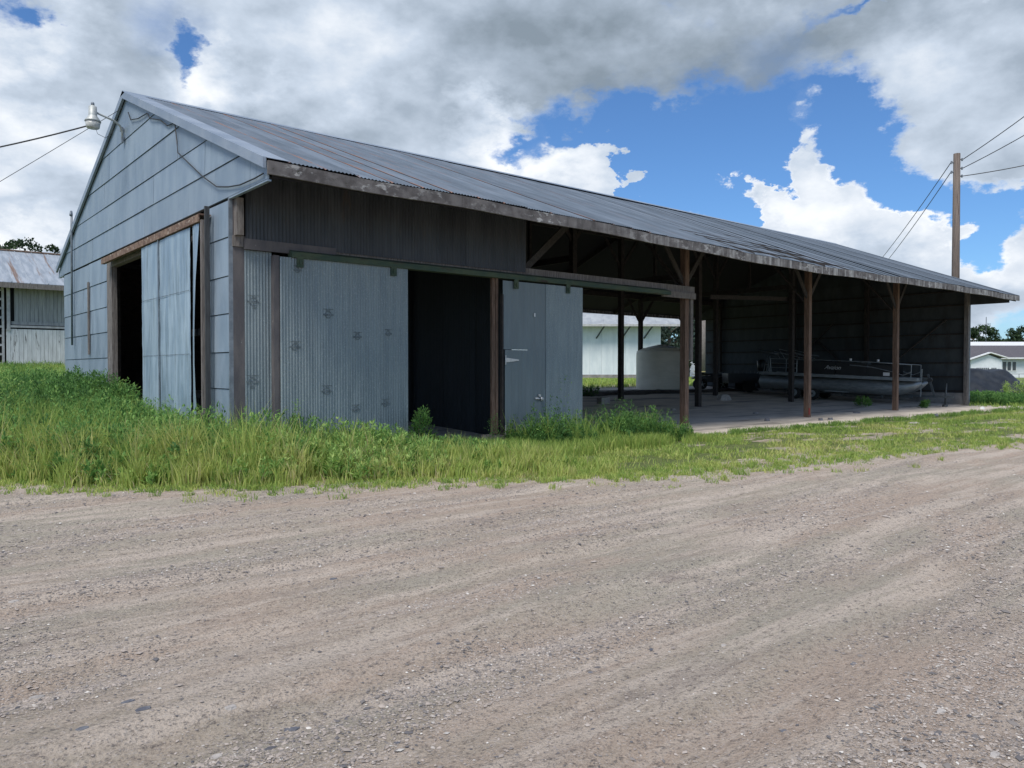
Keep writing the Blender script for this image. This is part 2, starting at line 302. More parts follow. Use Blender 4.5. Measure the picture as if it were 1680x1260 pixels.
def obj(name, mb, m, parent=None, local=False, loc=None):
    """links mb as one mesh; vertices are world coordinates unless local (then in the parent's own frame)"""
    me = bpy.data.meshes.new(name); off = Vector((0, 0, 0)); vs = mb.v
    if not local:
        if parent is not None: off = BASE[parent.name]
        elif loc is not None: off = Vector(loc)
        else:
            a = np.array(vs); off = Vector(((a[:, 0].min() + a[:, 0].max()) / 2, (a[:, 1].min() + a[:, 1].max()) / 2, a[:, 2].min()))
        vs = [(x - off.x, y - off.y, z - off.z) for x, y, z in vs]
    me.from_pydata(vs, [], mb.f); me.materials.append(m); me.update()
    if mb.sm:
        me.polygons.foreach_set('use_smooth', [len(p.vertices) <= 4 for p in me.polygons])
    o = bpy.data.objects.new(name, me); C.objects.link(o)
    if parent is not None: o.parent = parent
    else: o.location = off
    BASE[o.name] = off; return o
def npmesh(name, V, faces_flat, nper, m, attr=None, attrname='tint', kind=None, parent=None, smooth=False):
    """V: (n,3); faces_flat: flat loop vertex indices; nper: verts per face (array or int)"""
    me = bpy.data.meshes.new(name); me.vertices.add(len(V)); me.vertices.foreach_set('co', np.ascontiguousarray(V, np.float32).ravel())
    faces_flat = np.asarray(faces_flat, np.int32).ravel(); nl = len(faces_flat)
    if isinstance(nper, int): ls = np.arange(0, nl, nper, dtype=np.int32); lt = np.full(len(ls), nper, np.int32)
    else: lt = np.asarray(nper, np.int32); ls = np.concatenate([[0], np.cumsum(lt)[:-1]]).astype(np.int32)
    me.loops.add(nl); me.loops.foreach_set('vertex_index', faces_flat)
    me.polygons.add(len(ls)); me.polygons.foreach_set('loop_start', ls)
    try: me.polygons.foreach_set('loop_total', lt)
    except Exception: pass
    if smooth: me.polygons.foreach_set('use_smooth', np.ones(len(ls), bool))
    me.update(calc_edges=True)
    if attr is not None:
        a = me.attributes.new(attrname, 'FLOAT', 'POINT'); a.data.foreach_set('value', np.asarray(attr, np.float32))
    me.materials.append(m); o = bpy.data.objects.new(name, me); C.objects.link(o)
    if kind: o['kind'] = kind
    if parent is not None: o.parent = parent
    BASE[o.name] = Vector((0, 0, 0)); return o
# value noise
_T = rng.random((256, 256))
def vnoise(x, y):
    xi = np.floor(x).astype(int); yi = np.floor(y).astype(int); fx = x - xi; fy = y - yi
    fx = fx * fx * (3 - 2 * fx); fy = fy * fy * (3 - 2 * fy); a = xi & 255; b = yi & 255; a1 = (a + 1) & 255; b1 = (b + 1) & 255
    return (_T[a, b] * (1 - fx) + _T[a1, b] * fx) * (1 - fy) + (_T[a, b1] * (1 - fx) + _T[a1, b1] * fx) * fy
def fbm(x, y, o=4):
    s = 0; am = .5; t = 0
    for i in range(o): s = s + am * vnoise(x * 2 ** i + 17.3 * i, y * 2 ** i + 5.1 * i); t += am; am *= .5
    return s / t
# ------------------------------------------------------------------ terrain
VB = [(-60, 52), (-20, 28), (-6, 19), (-1, 15), (1.42, 12.6), (2.31, 11.43), (3.19, 10.48), (4.17, 9.86), (5.0, 9.57), (6.13, 9.1), (7.18, 8.45), (8.21, 7.6), (9.29, 7.3), (10.6, 7.1), (11.94, 6.85), (13.78, 6.7), (16.3, 6.6), (18.4, 6.2), (20, 5.8), (26, 4.8), (60, 2), (400, -20)]
vbx = np.array([p[0] for p in VB]); vby = np.array([p[1] for p in VB])
def yb(x): return np.interp(x, vbx, vby)
def gz(x, y):
    x = np.asarray(x, float); y = np.asarray(y, float)
    s = .044 * np.clip(y - 12.9, 0, None)
    cap = np.interp(x, [-50, 10, 30, 60], [1.65, 1.65, .72, .62])
    return np.minimum(s, cap)
def ruts(x, y):
    yy = y - .05 * x + .45 * np.sin(x * .22 + 1) ; r = 0
    for c in (2.3, 3.75, 4.9, 6.3, .6, -.9):
        d = (yy - c) / .16; r = r - .028 * np.exp(-d * d) + .012 * np.exp(-(np.abs(d) - 1.9) ** 2 * 1.5)
    return r * (.5 + fbm(x * .5, y * .3, 2))
def relief(x, y):
    near = np.clip(1 - (np.hypot(x - 6, y - 5) - 14) / 14, 0, 1)
    road = np.clip((yb(x) - y) * 1.5 + .5, 0, 1)
    r = (fbm(x * .35, y * 1.3, 4) - .5) * .11 + (fbm(x * 1.2, y * 3.5, 3) - .5) * .03 + (fbm(x * 9, y * 9, 3) - .5) * .022 + ruts(x, y)
    return near * (r * road + (1 - road) * (fbm(x * .8, y * .8, 3) - .5) * .06)
def axis(a, b, st, lo, hi):
    v = list(np.arange(a, b + 1e-6, st)); s = st
    while v[-1] < hi: s *= 1.18; v.append(v[-1] + s)
    s = st; pre = []
    x = a
    while x > lo: s *= 1.18; x -= s; pre.append(x)
    return np.array(pre[::-1] + v)
ax = axis(.3, 21, .055, -700, 1500); ay = axis(.8, 13.2, .05, -400, 1500)
GX, GY = np.meshgrid(ax, ay, indexing='ij')
inb = (GX > 4.6) & (GX < 37.2) & (GY > 12.6) & (GY < 26.9)
GZ = gz(GX, GY) + np.where(inb, -.05, relief(GX, GY))
edge_n = (fbm(GX * 1.3, GY * 1.3, 4) - .5) * 1.6
grassy = np.clip((GY - yb(GX) - .40) * .75 + .42 + edge_n * .75, 0, 1)
sparse = np.clip((GX - 8) / 6, 0, 1) * np.clip(1 - (GX - 34) / 4, 0, 1) * .55
grassy = np.clip(grassy - sparse * np.clip((fbm(GX * .9 + 4, GY * 2, 4) - .40) * 6, 0, 1), 0, 1)
nx, ny = GX.shape
ii, jj = np.meshgrid(np.arange(nx - 1), np.arange(ny - 1), indexing='ij')
q = np.stack([ii * ny + jj, (ii + 1) * ny + jj, (ii + 1) * ny + jj + 1, ii * ny + jj + 1], -1).reshape(-1, 4)
cx_ = (GX[:-1, :-1] + GX[1:, 1:]).ravel() / 2; cy_ = (GY[:-1, :-1] + GY[1:, 1:]).ravel() / 2
isroad = (cy_ < yb(cx_) + (fbm(cx_ * 1.3, cy_ * 1.3, 4) - .5) * .8)
V = np.stack([GX, GY, GZ], -1).reshape(-1, 3)
def submesh(name, sel):
    qq = q[sel]; used, inv = np.unique(qq.ravel(), return_inverse=True)
    o = npmesh(name, V[used], inv, 4, groundm, grassy.ravel()[used], 'grassy', 'structure', smooth=True); return o
submesh('gravel_road', isroad); submesh('grass_field', ~isroad)
# ------------------------------------------------------------------ the pole barn
X0, X1, Y0, Y1 = 4.72, 37.1, 12.9, 26.7
RY, RZ, SL = 19.35, 7.95, .395            # ridge, slope
EY = 11.25; BY = 27.5
def zr(y): return RZ - SL * abs(y - RY)
def sag(x): return -.17 * math.exp(-((x - 20) / 7.5) ** 2) + .012 * math.sin(x * 1.7)
barn = empty('pole_barn', (X0, Y0, 0), 'long open-sided grey corrugated metal pole barn with rusting low-pitched roof', 'barn')
def P(name, mb, m, par=None): return obj(name, mb, m, par or barn)
# gable siding, one object per sheet
rowz = [0, .64, 1.27, 1.89, 2.54, 3.17, 3.82, 4.44, 5.06, 5.66, 6.27, 6.91, 7.9]
def clip(poly, a, b, c):                  # keep a*y+b*z<=c
    out = []
    for i in range(len(poly)):
        p, n_ = poly[i], poly[(i + 1) % len(poly)]; dp = a * p[0] + b * p[1] - c; dn = a * n_[0] + b * n_[1] - c
        if dp <= 0: out.append(p)
        if dp * dn < 0: t = dp / (dp - dn); out.append((p[0] + (n_[0] - p[0]) * t, p[1] + (n_[1] - p[1]) * t))
    return out
joints = {11: [], 10: [20.96], 9: [21.5, 15.6], 8: [17.23, 14.05], 7: [22.84, 17.9], 6: [23.3], 5: [24.0], 4: [22.9], 3: [24.3], 2: [23.4], 1: [22.9], 0: [24]}
for i in range(12):
    z0, z1 = rowz[i], rowz[i + 1]
    spans = [(EY + .03, BY - .03)] if i >= 7 else [(Y0 + .02, 14.05 if i < 7 else 14), (21.32, Y1)]
    for (a, b) in spans:
        cuts = [a] + sorted(j for j in joints[i] if a + .3 < j < b - .3) + [b]
        for ya, yb_ in zip(cuts[:-1], cuts[1:]):
            zb = max(z0, 4.47) if i == 7 else z0
            if i >= 7: pl = [(ya + .010, zb + .005), (yb_ - .010, zb + .005), (yb_ - .010, z1 - .005), (ya + .010, z1 - .012)]
            else: pl = [(ya + .010, zb + .005), (yb_ - .010, zb + .005), (yb_ - .010, z1 - .005), (ya + .010, z1 - .012)]
            pl = clip(pl, -SL, 1, RZ - SL * RY - .10); pl = clip(pl, SL, 1, RZ + SL * RY - .10)
            if len(pl) < 3: continue
            px = lambda z: X0 - .012 - .014 * (z1 - z) / (z1 - z0) + rnd.uniform(-.003, .003)
            m_ = MB(); n_ = len(pl); fr = [(px(z), y, z) for y, z in pl]; bk = [(X0 + .004, y, z) for y, z in pl]
            m_.add(fr + bk, [tuple(range(n_)), tuple(range(2 * n_ - 1, n_ - 1, -1))] + [(i2, n_ + i2, n_ + (i2 + 1) % n_, (i2 + 1) % n_) for i2 in range(n_)])
            P('siding_sheet', m_, gablem)
# dark backing boards of the gable
bk = MB()
for poly in ([(Y0 + .03, 0), (14.05, 0), (14.05, 4.4), (Y0 + .03, 4.4)], [(21.3, 0), (Y1 - .02, 0), (Y1 - .02, 4.4), (21.3, 4.4)]):
    bk.prism([(X0 + .008, y, z) for y, z in poly], (.05, 0, 0))
bk.prism([(X0 + .008, EY + .06, 4.48), (X0 + .008, RY, RZ - .12 - .03), (X0 + .008, BY - .06, 4.48)], (.05, 0, 0))
P('gable_backing', bk, seamm)
# eave returns under the gable corners
P('eave_return', MB().box((X0 - .03, EY + .02, 4.44), (X0 + .03, Y0 - .02, 4.465)), gablem)
P('eave_return', MB().box((X0 - .03, Y1 + .01, 4.44), (X0 + .03, BY - .02, 4.465)), gablem)
# rake trim on both sides
def slab_yz(x0, x1, ya, yb_, up0, up1):
    m_ = MB(); za, zb = zr(ya), zr(yb_)
    return m_.prism([(x0, ya, za + up0), (x0, yb_, zb + up0), (x0, yb_, zb + up1), (x0, ya, za + up1)], (x1 - x0, 0, 0))
P('rake_trim', slab_yz(X0 - .10, X0 - .045, EY + .02, RY, -.13, .035), capm); P('rake_trim', slab_yz(X0 - .10, X0 - .045, RY, BY - .02, -.13, .035), capm)
P('rake_flashing', slab_yz(X0 - .045, X0 + .30, EY - .02, RY, .031, .038), capm)
P('rake_flashing', slab_yz(X0 - .045, X0 + .30, RY, BY, .031, .038), capm)
for y_, yy in ((EY, RY), (RY, BY)): P('rake_trim', slab_yz(37.9, 37.95, y_, yy, -.13, .03), capm)
# roof sheets: one corrugated sheet shape, copied along the slope
PW = .61; pitch = .0678; Lr = (RY - EY + .03) * math.sqrt(1 + SL * SL)
def corr_sheet(width, length, along='y', amp=.009, seg=4, pit=pitch):
    n_ = int(round(width / pit * seg)); vs = []; fs = []
    for i in range(n_ + 1):
        x = width * i / n_; z = amp * math.cos(2 * math.pi * x / pit)
        vs += [(x, 0, z), (x, -length, z)]
    for i in range(n_): fs.append((2 * i, 2 * i + 1, 2 * i + 3, 2 * i + 2))
    m_ = MB(); m_.v = vs; m_.f = fs; m_.sm = True; return m_
tilt = math.atan(SL); first = None; sheets = []
np_ = int(math.ceil((37.93 - X0 - .24) / PW))
for k in range(np_):
    x = X0 + .25 + k * PW
    if first is None:
        first = obj('roof_sheet', corr_sheet(PW + .03, Lr), roofm, barn, local=True); o = first
    else:
        o = first.copy(); C.objects.link(o); o.parent = barn
    dz = sag(x); o.location = (x - X0, RY - Y0, RZ + .012 + .3 * dz + (k % 2) * .004)
    if k == np_ - 1: o.location.x = 37.93 - PW - .03 - X0
    a = tilt - dz * .7 / Lr + rnd.uniform(-.0006, .0006)
    o.rotation_euler = (a, 0, 0)
for k in range(14):                        # back slope: wider sheets, seen only from the side
    o = obj('rear_roof_sheet', MB().prism([(0, 0, 0), (2.36, 0, 0), (2.36, 8.8, 0), (0, 8.8, 0)], (0, 0, .01)), capm, barn, local=True)
    o.location = (.2 + k * 2.355, RY - Y0, RZ); o.rotation_euler = (-tilt, 0, 0)
P('ridge_cap', MB().prism([(X0 - .1, RY - .2, zr(RY - .2) + .028), (X0 - .1, RY, RZ + .05), (X0 - .1, RY + .2, zr(RY + .2) + .028)], (33.25, 0, 0)), capm)
# underlay added under the roof sheets, with the underside's shade put into its colour
for (a, b) in ((EY + .06, RY), (RY, BY)):
    P('shade_underlay', MB().prism([(X0 + .06, a, zr(a) - (.27 if a < RY else .10)), (X0 + .06, b, zr(b) - (.10 if a < RY else .11)), (X0 + .06, b, zr(b) - .06), (X0 + .06, a, zr(a) - (.22 if a < RY else .06))], (33., 0, 0)), shadem)
# fascia boards with the sag of the eave
xs = [X0 - .04, 8.3, 12.1, 16.2, 20.4, 24.6, 28.8, 33.2, 37.93]
for a, b in zip(xs[:-1], xs[1:]):
    m_ = MB(); n_ = 8; top = zr(EY) - .02; h = .205
    for i in range(n_ + 1):
        x = a + (b - a) * i / n_; z = top + sag(x) * .95 + (0 if a > 5 else .0); x = min(x, b - .006) if i == n_ else x
        m_.v += [(x, EY - .035, z), (x, EY + .01, z), (x, EY + .01, z - h), (x, EY - .035, z - h)]
    for i in range(n_):
        for j in range(4): m_.f.append((4 * i + j, 4 * i + (j + 1) % 4, 4 * i + 4 + (j + 1) % 4, 4 * i + 4 + j))
    m_.f += [(0, 3, 2, 1), tuple(4 * n_ + j for j in range(4))]
    P('fascia_board', m_, fasciam)
P('rear_fascia', MB().box((X0, BY - .04, zr(BY) - .26), (37.93, BY, zr(BY) - .02)), fasciam)
# frame: rows of posts
rows = [Y0 + .09, 17.3, 21.1, 25.6]; gridx = [X0 + .12, 10.6, 17.1, 23.6, 30.1, 36.9]
def post(x, y, w_=.17, m=wood, z1=None, name='post'):
    z0 = float(gz(x, y)) - .02; zt = z1 or zr(y) - .32
    lean = rnd.uniform(-.02, .02) if y > Y0 + .2 else 0
    return P(name, MB().prism([(x - w_ / 2, y - w_ / 2, z0), (x + w_ / 2, y - w_ / 2, z0), (x + w_ / 2, y + w_ / 2, z0), (x - w_ / 2, y + w_ / 2, z0)], (lean, 0, zt - z0)), m)
for x in gridx:
    for r_, y in enumerate(rows):
        if r_ == 0 and x in (gridx[0], gridx[-1], 10.6): continue
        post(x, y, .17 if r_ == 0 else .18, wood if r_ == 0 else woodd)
for r_, y in enumerate(rows):              # plate beams
    P('plate_beam', MB().box((X0 + .08, y - .07, zr(y) - .36), (X1 - .05, y + .07, zr(y) - .135)), woodd)
for x in gridx[1:-1]:                      # trusses and braces
    for a, b in ((EY + .1, RY), (RY, BY - .1)):
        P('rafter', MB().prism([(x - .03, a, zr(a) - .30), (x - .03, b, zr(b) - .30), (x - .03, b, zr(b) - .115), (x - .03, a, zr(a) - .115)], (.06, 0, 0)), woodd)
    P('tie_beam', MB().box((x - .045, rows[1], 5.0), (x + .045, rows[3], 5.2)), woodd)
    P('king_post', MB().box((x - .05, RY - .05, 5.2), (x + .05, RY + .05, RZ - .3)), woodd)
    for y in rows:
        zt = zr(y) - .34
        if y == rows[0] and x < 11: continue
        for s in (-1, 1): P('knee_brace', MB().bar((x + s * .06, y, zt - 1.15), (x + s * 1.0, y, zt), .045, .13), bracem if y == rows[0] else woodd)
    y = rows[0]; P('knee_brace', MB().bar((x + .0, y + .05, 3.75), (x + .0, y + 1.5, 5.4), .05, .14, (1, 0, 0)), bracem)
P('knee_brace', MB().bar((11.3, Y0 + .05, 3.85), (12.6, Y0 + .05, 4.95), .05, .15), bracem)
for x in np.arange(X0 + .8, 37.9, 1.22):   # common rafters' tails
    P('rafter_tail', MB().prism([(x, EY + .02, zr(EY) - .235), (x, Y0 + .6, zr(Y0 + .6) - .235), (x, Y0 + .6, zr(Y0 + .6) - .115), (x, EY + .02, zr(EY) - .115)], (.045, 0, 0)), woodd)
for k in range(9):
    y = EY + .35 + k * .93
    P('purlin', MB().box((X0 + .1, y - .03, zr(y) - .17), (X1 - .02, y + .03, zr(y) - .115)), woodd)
P('collar_board', MB().bar((24.6, 17.5, 4.35), (30.2, 17.5, 4.6), .05, .16), bracem)
# first open-bay post: the short board nailed beside it, header and green track
P('nailed_board', MB().box((17.205, Y0 - .04, 1.85), (17.31, Y0 + .10, 3.66)), woodg)
P('header_beam', MB().box((X0 + .02, Y0 - .06, 3.66), (17.34, Y0 + .08, 3.84)), woodg)
P('track_cover', MB().prism([(5.7, Y0 - .25, 3.54), (5.7, Y0 - .24, 3.64), (5.7, Y0 - .065, 3.70), (5.7, Y0 - .065, 3.54)], (10.4, 0, 0)), greenm)
P('header_board', MB().box((15.9, Y0 - .12, 3.50), (17.32, Y0 - .065, 3.66)), woodg)
P('header_board', MB().box((X0 + .2, Y0 - .12, 3.62), (6.6, Y0 - .065, 3.80)), trimm)
# corner trim
P('corner_trim', MB().box((X0 - .035, Y0 - .03, 0), (X0 + .03, Y0 + .0, 4.46)), pipem)
P('corner_post', MB().box((X0 + .03, Y0 - .03, 0), (X0 + .22, Y0 + .12, 4.44)), trimm)
P('corner_block', MB().box((X0 + .05, Y0 - .16, 3.84), (X0 + .17, Y0 - .03, 4.46)), woodg)
P('end_post', MB().box((X1 - .20, Y0 - .04, 0), (X1 - .03, Y0 + .12, zr(Y0) - .2)), woodg)
P('end_trim', MB().box((X1 - .03, Y0 - .05, 0), (X1 + .07, Y0 + .02, zr(Y0) - .2)), pipem)
# upright corrugated sheets, front wall
def vsheet(name, xa, xb, z0, z1, y, m, par, pit=.055, amp=.0088, seg=4, tilt_=0, zslope=0):
    n_ = max(4, int(round((xb - xa) / pit * seg))); m_ = MB(); m_.sm = True
    for i in range(n_ + 1):
        x = xa + (xb - xa) * i / n_; yy = y + amp * math.cos(2 * math.pi * (x - xa) / pit)
        m_.v += [(x, yy + tilt_, z0), (x, yy, z1 + zslope * (x - xa))]
    for i in range(n_): m_.f.append((2 * i, 2 * i + 2, 2 * i + 3, 2 * i + 1))
    return P(name, m_, m, par)
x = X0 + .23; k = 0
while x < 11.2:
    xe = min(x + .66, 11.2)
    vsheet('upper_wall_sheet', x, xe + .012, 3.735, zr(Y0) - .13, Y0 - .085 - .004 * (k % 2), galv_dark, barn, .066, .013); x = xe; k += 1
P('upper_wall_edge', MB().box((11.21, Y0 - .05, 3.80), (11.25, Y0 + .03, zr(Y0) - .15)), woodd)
vsheet('fixed_wall_sheet', X0 + .22, 5.42, .02, 3.62, Y0 - .03, galv, barn)
P('door_stop', MB().box((5.40, Y0 - .17, .05), (5.50, Y0 - .05, 3.56)), trimm)
P('wall_backing', MB().box((X0 + .22, Y0 + .0, 0), (5.42, Y0 + .05, 3.62)), woodd)
# printed stamps on the sheets
def stamp(x, z, y, par, s=.072):
    m_ = MB(); n_ = 18
    for r0, r1 in ((s, s * .78),):
        o = len(m_.v)
        for i in range(n_):
            t = 2 * math.pi * i / n_; m_.v += [(x + r0 * math.cos(t), y, z + r0 * math.sin(t)), (x + r1 * math.cos(t), y, z + r1 * math.sin(t))]
        for i in range(n_): j = (i + 1) % n_; m_.f.append((o + 2 * i, o + 2 * i + 1, o + 2 * j + 1, o + 2 * j))
    def r(a, b, c, d): m_.add([(x + a, y, z + b), (x + c, y, z + b), (x + c, y, z + d), (x + a, y, z + d)], [(0, 1, 2, 3)])
    r(-s * 1.55, -.018, -s * 1.0, .014); r(s * 1.0, -.018, s * 1.55, .014); r(-s * .5, -.02, s * .5, .016)
    r(-s * 1.5, s * 1.4, s * 1.5, s * 1.4 + .012); r(-s * .5, s * 1.05, s * .5, s * 1.25)
    for kk in range(2 if s > .07 else 0): r(-s * .45, -s * (1.25 + .35 * kk), s * .45, -s * (1.25 + .35 * kk) + .014)
    return P('printed_stamp', m_, inkm, par)
stamp(5.10, 2.75, Y0 - .0410, barn); stamp(5.07, 1.39, Y0 - .0410, barn)
# left sliding door
DY = Y0 - .20
door = P('sliding_door', MB().box((5.54, DY + .02, .10), (8.05, DY + .07, .22)).box((5.54, DY + .02, 1.8), (8.05, DY + .07, 1.95)).box((5.54, DY + .02, 3.4), (8.05, DY + .07, 3.53)).box((5.54, DY + .02, .22), (5.66, DY + .07, 3.4)).box((7.93, DY + .02, .22), (8.05, DY + .07, 3.4)), woodd)
door['label'] = 'wide corrugated sliding door left of the dark doorway'
for k in range(4): vsheet('door_sheet', 5.50 + k * .642, 5.50 + (k + 1) * .642 + .012, .06, 3.54, DY - .004 * (k % 2), galv, door)
for sx, sz in ((5.81, 3.33), (6.39, 2.58), (5.77, 1.99), (6.98, 2.2), (7.63, 2.28), (6.36, 1.21), (6.94, .86), (7.57, .95), (5.75, .66)): stamp(sx, sz, DY - .0150, door, rnd.uniform(.045, .058) if sx > 6.5 or sz > 3 else .066)
for x in (5.85, 7.74): P('door_hanger', MB().box((x - .06, DY - .05, 3.38), (x + .06, DY - .018, 3.56)).box((x - .02, DY - .075, 3.42), (x + .02, DY - .05, 3.50)), greenm, door)
# posts of the doorway
P('doorway_post', MB().box((10.22, Y0 - .13, .22), (10.30, Y0 - .07, 3.55)), wood)
P('doorway_post', MB().box((10.305, Y0 - .15, .22), (10.37, Y0 - .09, 3.55)), wood)
P('doorway_strip', MB().box((10.41, DY - .03, .15), (10.455, DY + .04, 3.2)), woodd)
P('concrete_footing', MB().prism([(10.1, Y0 - .38, -.02), (10.95, Y0 - .40, -.02), (10.93, Y0 + .1, -.02), (10.1, Y0 + .1, -.02)], (0, 0, .22)), concm)
# right sliding door and its walk door
door2 = P('sliding_door', MB().box((10.5, DY + .02, .10), (12.84, DY + .07, .2)).box((10.5, DY + .02, 3.38), (12.84, DY + .07, 3.5)).box((12.72, DY + .02, .2), (12.84, DY + .07, 3.38)).box((10.5, DY + .02, 2.05), (12.7, DY + .07, 2.2)), woodd)
door2['label'] = 'narrower sliding door with a small walk door cut into it'
galvs = mat('smooth_painted_sheet', (.145, .18, .195), (.185, .225, .24), 5, (1, 1, .12), .55, .2, .2, 50, rv=.04)
vsheet('door_sheet', 10.46, 11.10, 2.03, 3.50, DY, galvs, door2, .10, .004); vsheet('door_sheet', 11.085, 11.74, 2.03, 3.50, DY - .004, galvs, door2, .10, .004)
vsheet('door_sheet', 11.54, 12.20, .06, 2.05, DY + .004, galvs, door2, .10, .004)
vsheet('door_sheet', 11.70, 12.26, .07, 3.50, DY - .014, galv, door2, .10, .004); vsheet('door_sheet', 12.25, 12.86, .07, 3.50, DY - .018, galv, door2, .10, .005)
walk = P('walk_door', MB().box((10.53, DY - .01, .16), (11.55, DY + .015, 2.02)), galvs); walk['label'] = 'small walk door with silver strap hinges'
vsheet('walk_door_sheet', 10.50, 11.145, .12, 2.02, DY - .022, galvs, walk, .10, .004); vsheet('walk_door_sheet', 11.14, 11.56, .12, 2.03, DY - .024, galvs, walk, .10, .004)
for z in (1.80, .30):
    P('strap_hinge', MB().prism([(10.50, DY - .034, z - .045), (10.56, DY - .034, z - .045), (10.88, DY - .034, z - .012), (10.88, DY - .034, z + .012), (10.56, DY - .034, z + .045), (10.50, DY - .034, z + .045)], (0, -.008, 0)).tube([(10.50, DY - .045, z - .10), (10.50, DY - .045, z + .10)], .016, 6), chrome, walk)
P('hasp', MB().box((11.36, DY - .05, .93), (11.60, DY - .03, .97)).tube([(11.46, DY - .05, 1.02), (11.46, DY - .08, 1.02)], .03, 8).box((11.50, DY - .08, .90), (11.56, DY - .05, .98)), chrome, walk)
for x in (10.8, 12.36): P('door_hanger', MB().box((x - .06, DY - .055, 3.34), (x + .06, DY - .03, 3.55)).box((x - .02, DY - .08, 3.38), (x + .02, DY - .055, 3.46)), greenm, door2)
P('paint_fleck', MB().box((11.33, DY - .026, 2.76), (11.37, DY - .020, 2.84)), whitel, door2)
# gable doorway: rusty track, jamb, crooked sliding door
tr_ = MB().prism([(X0 - .24, 13.74, 4.17), (X0 - .24, 20.9, 4.17), (X0 - .22, 20.9, 4.29), (X0 - .04, 20.9, 4.36), (X0 - .04, 13.74, 4.36), (X0 - .22, 13.74, 4.29)], (0, 0, .001))
tr_ = MB().box((X0 - .24, 13.74, 4.17), (X0 - .225, 20.9, 4.30)).box((X0 - .225, 13.74, 4.285), (X0 - .03, 20.9, 4.31)).box((X0 - .225, 13.74, 4.17), (X0 - .16, 20.9, 4.18))
P('track_rail', tr_, rustm)
P('lintel', MB().box((X0 - .02, 14.06, 4.12), (X0 + .12, 21.3, 4.36)), woodg)
P('jamb_board', MB().box((X0 - .03, 20.80, .3), (X0 + .09, 21.28, 4.12)), woodg)
P('jamb_board', MB().box((X0 - .02, 14.06, 0), (X0 + .12, 14.16, 4.12)), greydk)  # coloured dark for the shaded gap at the right of the door
GX_ = X0 - .20
gdoor = P('sliding_door', MB().box((GX_ + .03, 14.0, .5), (GX_ + .08, 17.4, .62)).box((GX_ + .03, 14.0, 2.2), (GX_ + .08, 17.4, 2.32)).box((GX_ + .03, 14.0, 3.9), (GX_ + .08, 17.4, 4.0)), woodd)
gdoor['label'] = 'weathered sheet-metal sliding door hanging crooked on the gable'
def gsheet(ya, yb_, z0, z1, bow=0., skew=0.):
    m_ = MB(); ny_ = 6; nz_ = 8; m_.sm = True
    for i in range(ny_ + 1):
        for j in range(nz_ + 1):
            t = i / ny_; s = j / nz_; z = z0 + (z1 - z0) * s
            y = ya + (yb_ - ya) * t + skew * (z / 4.2)
            rib = -.012 if i in (2, 4) else 0
            m_.v.append((GX_ + rib - bow * math.sin(math.pi * min(1, z / 4.2)) * (1 - t) + rnd.uniform(-.004, .004), y, z))
    for i in range(ny_):
        for j in range(nz_): a = i * (nz_ + 1) + j; m_.f.append((a, a + 1, a + nz_ + 2, a + nz_ + 1))
    return P('door_sheet', m_, galv_flat, gdoor)
for (ya, yb_) in ((16.23, 17.48), (14.34, 16.21)):
    for (z0, z1) in ((.35, 1.865), (1.86, 3.005), (3.0, 4.15)): gsheet(ya, yb_, z0, z1)
gsheet(13.86, 14.22, .2, 4.15, .10, -.04)
P('door_batten', MB().box((GX_ - .03, 16.20, .4), (GX_ - .015, 16.235, 4.18)), pipem, gdoor)
P('door_stile', MB().box((GX_ - .01, 13.70, .4), (GX_ + .05, 13.76, 4.2)), woodg, gdoor)
P('door_stile', MB().box((GX_ + .02, 13.60, .4), (GX_ + .10, 13.64, 4.42)), greydk, gdoor)  # dark bar standing for a shaded gap
riv = MB()
for z in (1.87, 3.02):
    for y in np.arange(14.4, 17.45, .075): riv.box((GX_ - .02, y, z), (GX_ - .010, y + .014, z + .014))
r_ = P('rivet_row', riv, pipem, gdoor); r_['kind'] = 'stuff'
P('leaning_batten', MB().box((X0 - .07, 23.20, 2.0), (X0 - .035, 23.30, 3.95)), woodg)
# concrete floor and stem walls
def slabgrid(name, xs_, ys_, th, m, par=None, zoff=.0):
    m_ = MB()
    for y in ys_:
        for x in xs_: m_.v.append((x, y, float(gz(x, y)) + zoff))
    n_ = len(xs_)
    for j in range(len(ys_) - 1):
        for i in range(n_ - 1): a = j * n_ + i; m_.f.append((a, a + 1, a + n_ + 1, a + n_))
    return obj(name, m_, m, par) if par else obj(name, m_, m)
floorc = mat('dusty_concrete_floor', (.45, .40, .34), (.58, .52, .44), 1.2, (.7, 1.3, 1), .9, 0, .4, 12, third=((.20, .18, .16), .8, (.35, 1.9, 1), .50, .68), spots=((.06, .055, .05), 9, .72))
m_ = MB(); nx_ = 60
edgey = lambda x: 11.15 - .045 * max(0, x - 14) + .18 * math.sin(x * 1.9) + .12 * math.sin(x * 5.3) if x > 9.2 else 12.7
xs_ = np.linspace(X0 + .1, 38.0, nx_)
for x in xs_:
    ys_ = [max(edgey(x), 9.9)] + list(np.linspace(Y0, Y1 - .05, 18))
    for y in ys_: m_.v.append((x, y, float(gz(x, y)) + .03))
for i in range(nx_ - 1):
    for j in range(18): a = i * 19 + j; m_.f.append((a, a + 19, a + 20, a + 1))
fl = obj('concrete_floor', m_, floorc); tag(fl, kind='structure')
for i in range(1): pass
P('stem_wall', MB().prism([(20.0, 23.35, .3), (20.0, 23.6, .3), (20.0, 23.6, .72), (20.0, 23.35, .72)], (16.9, 0, -.16)), concm)
P('stem_wall', MB().box((X1 - .12, Y0 + .05, 0), (X1 + .12, Y1, .56)), concm)
P('stem_wall', MB().box((X0 - .0, Y1 - .14, 0), (20.0, Y1 - .02, .9)), concm)
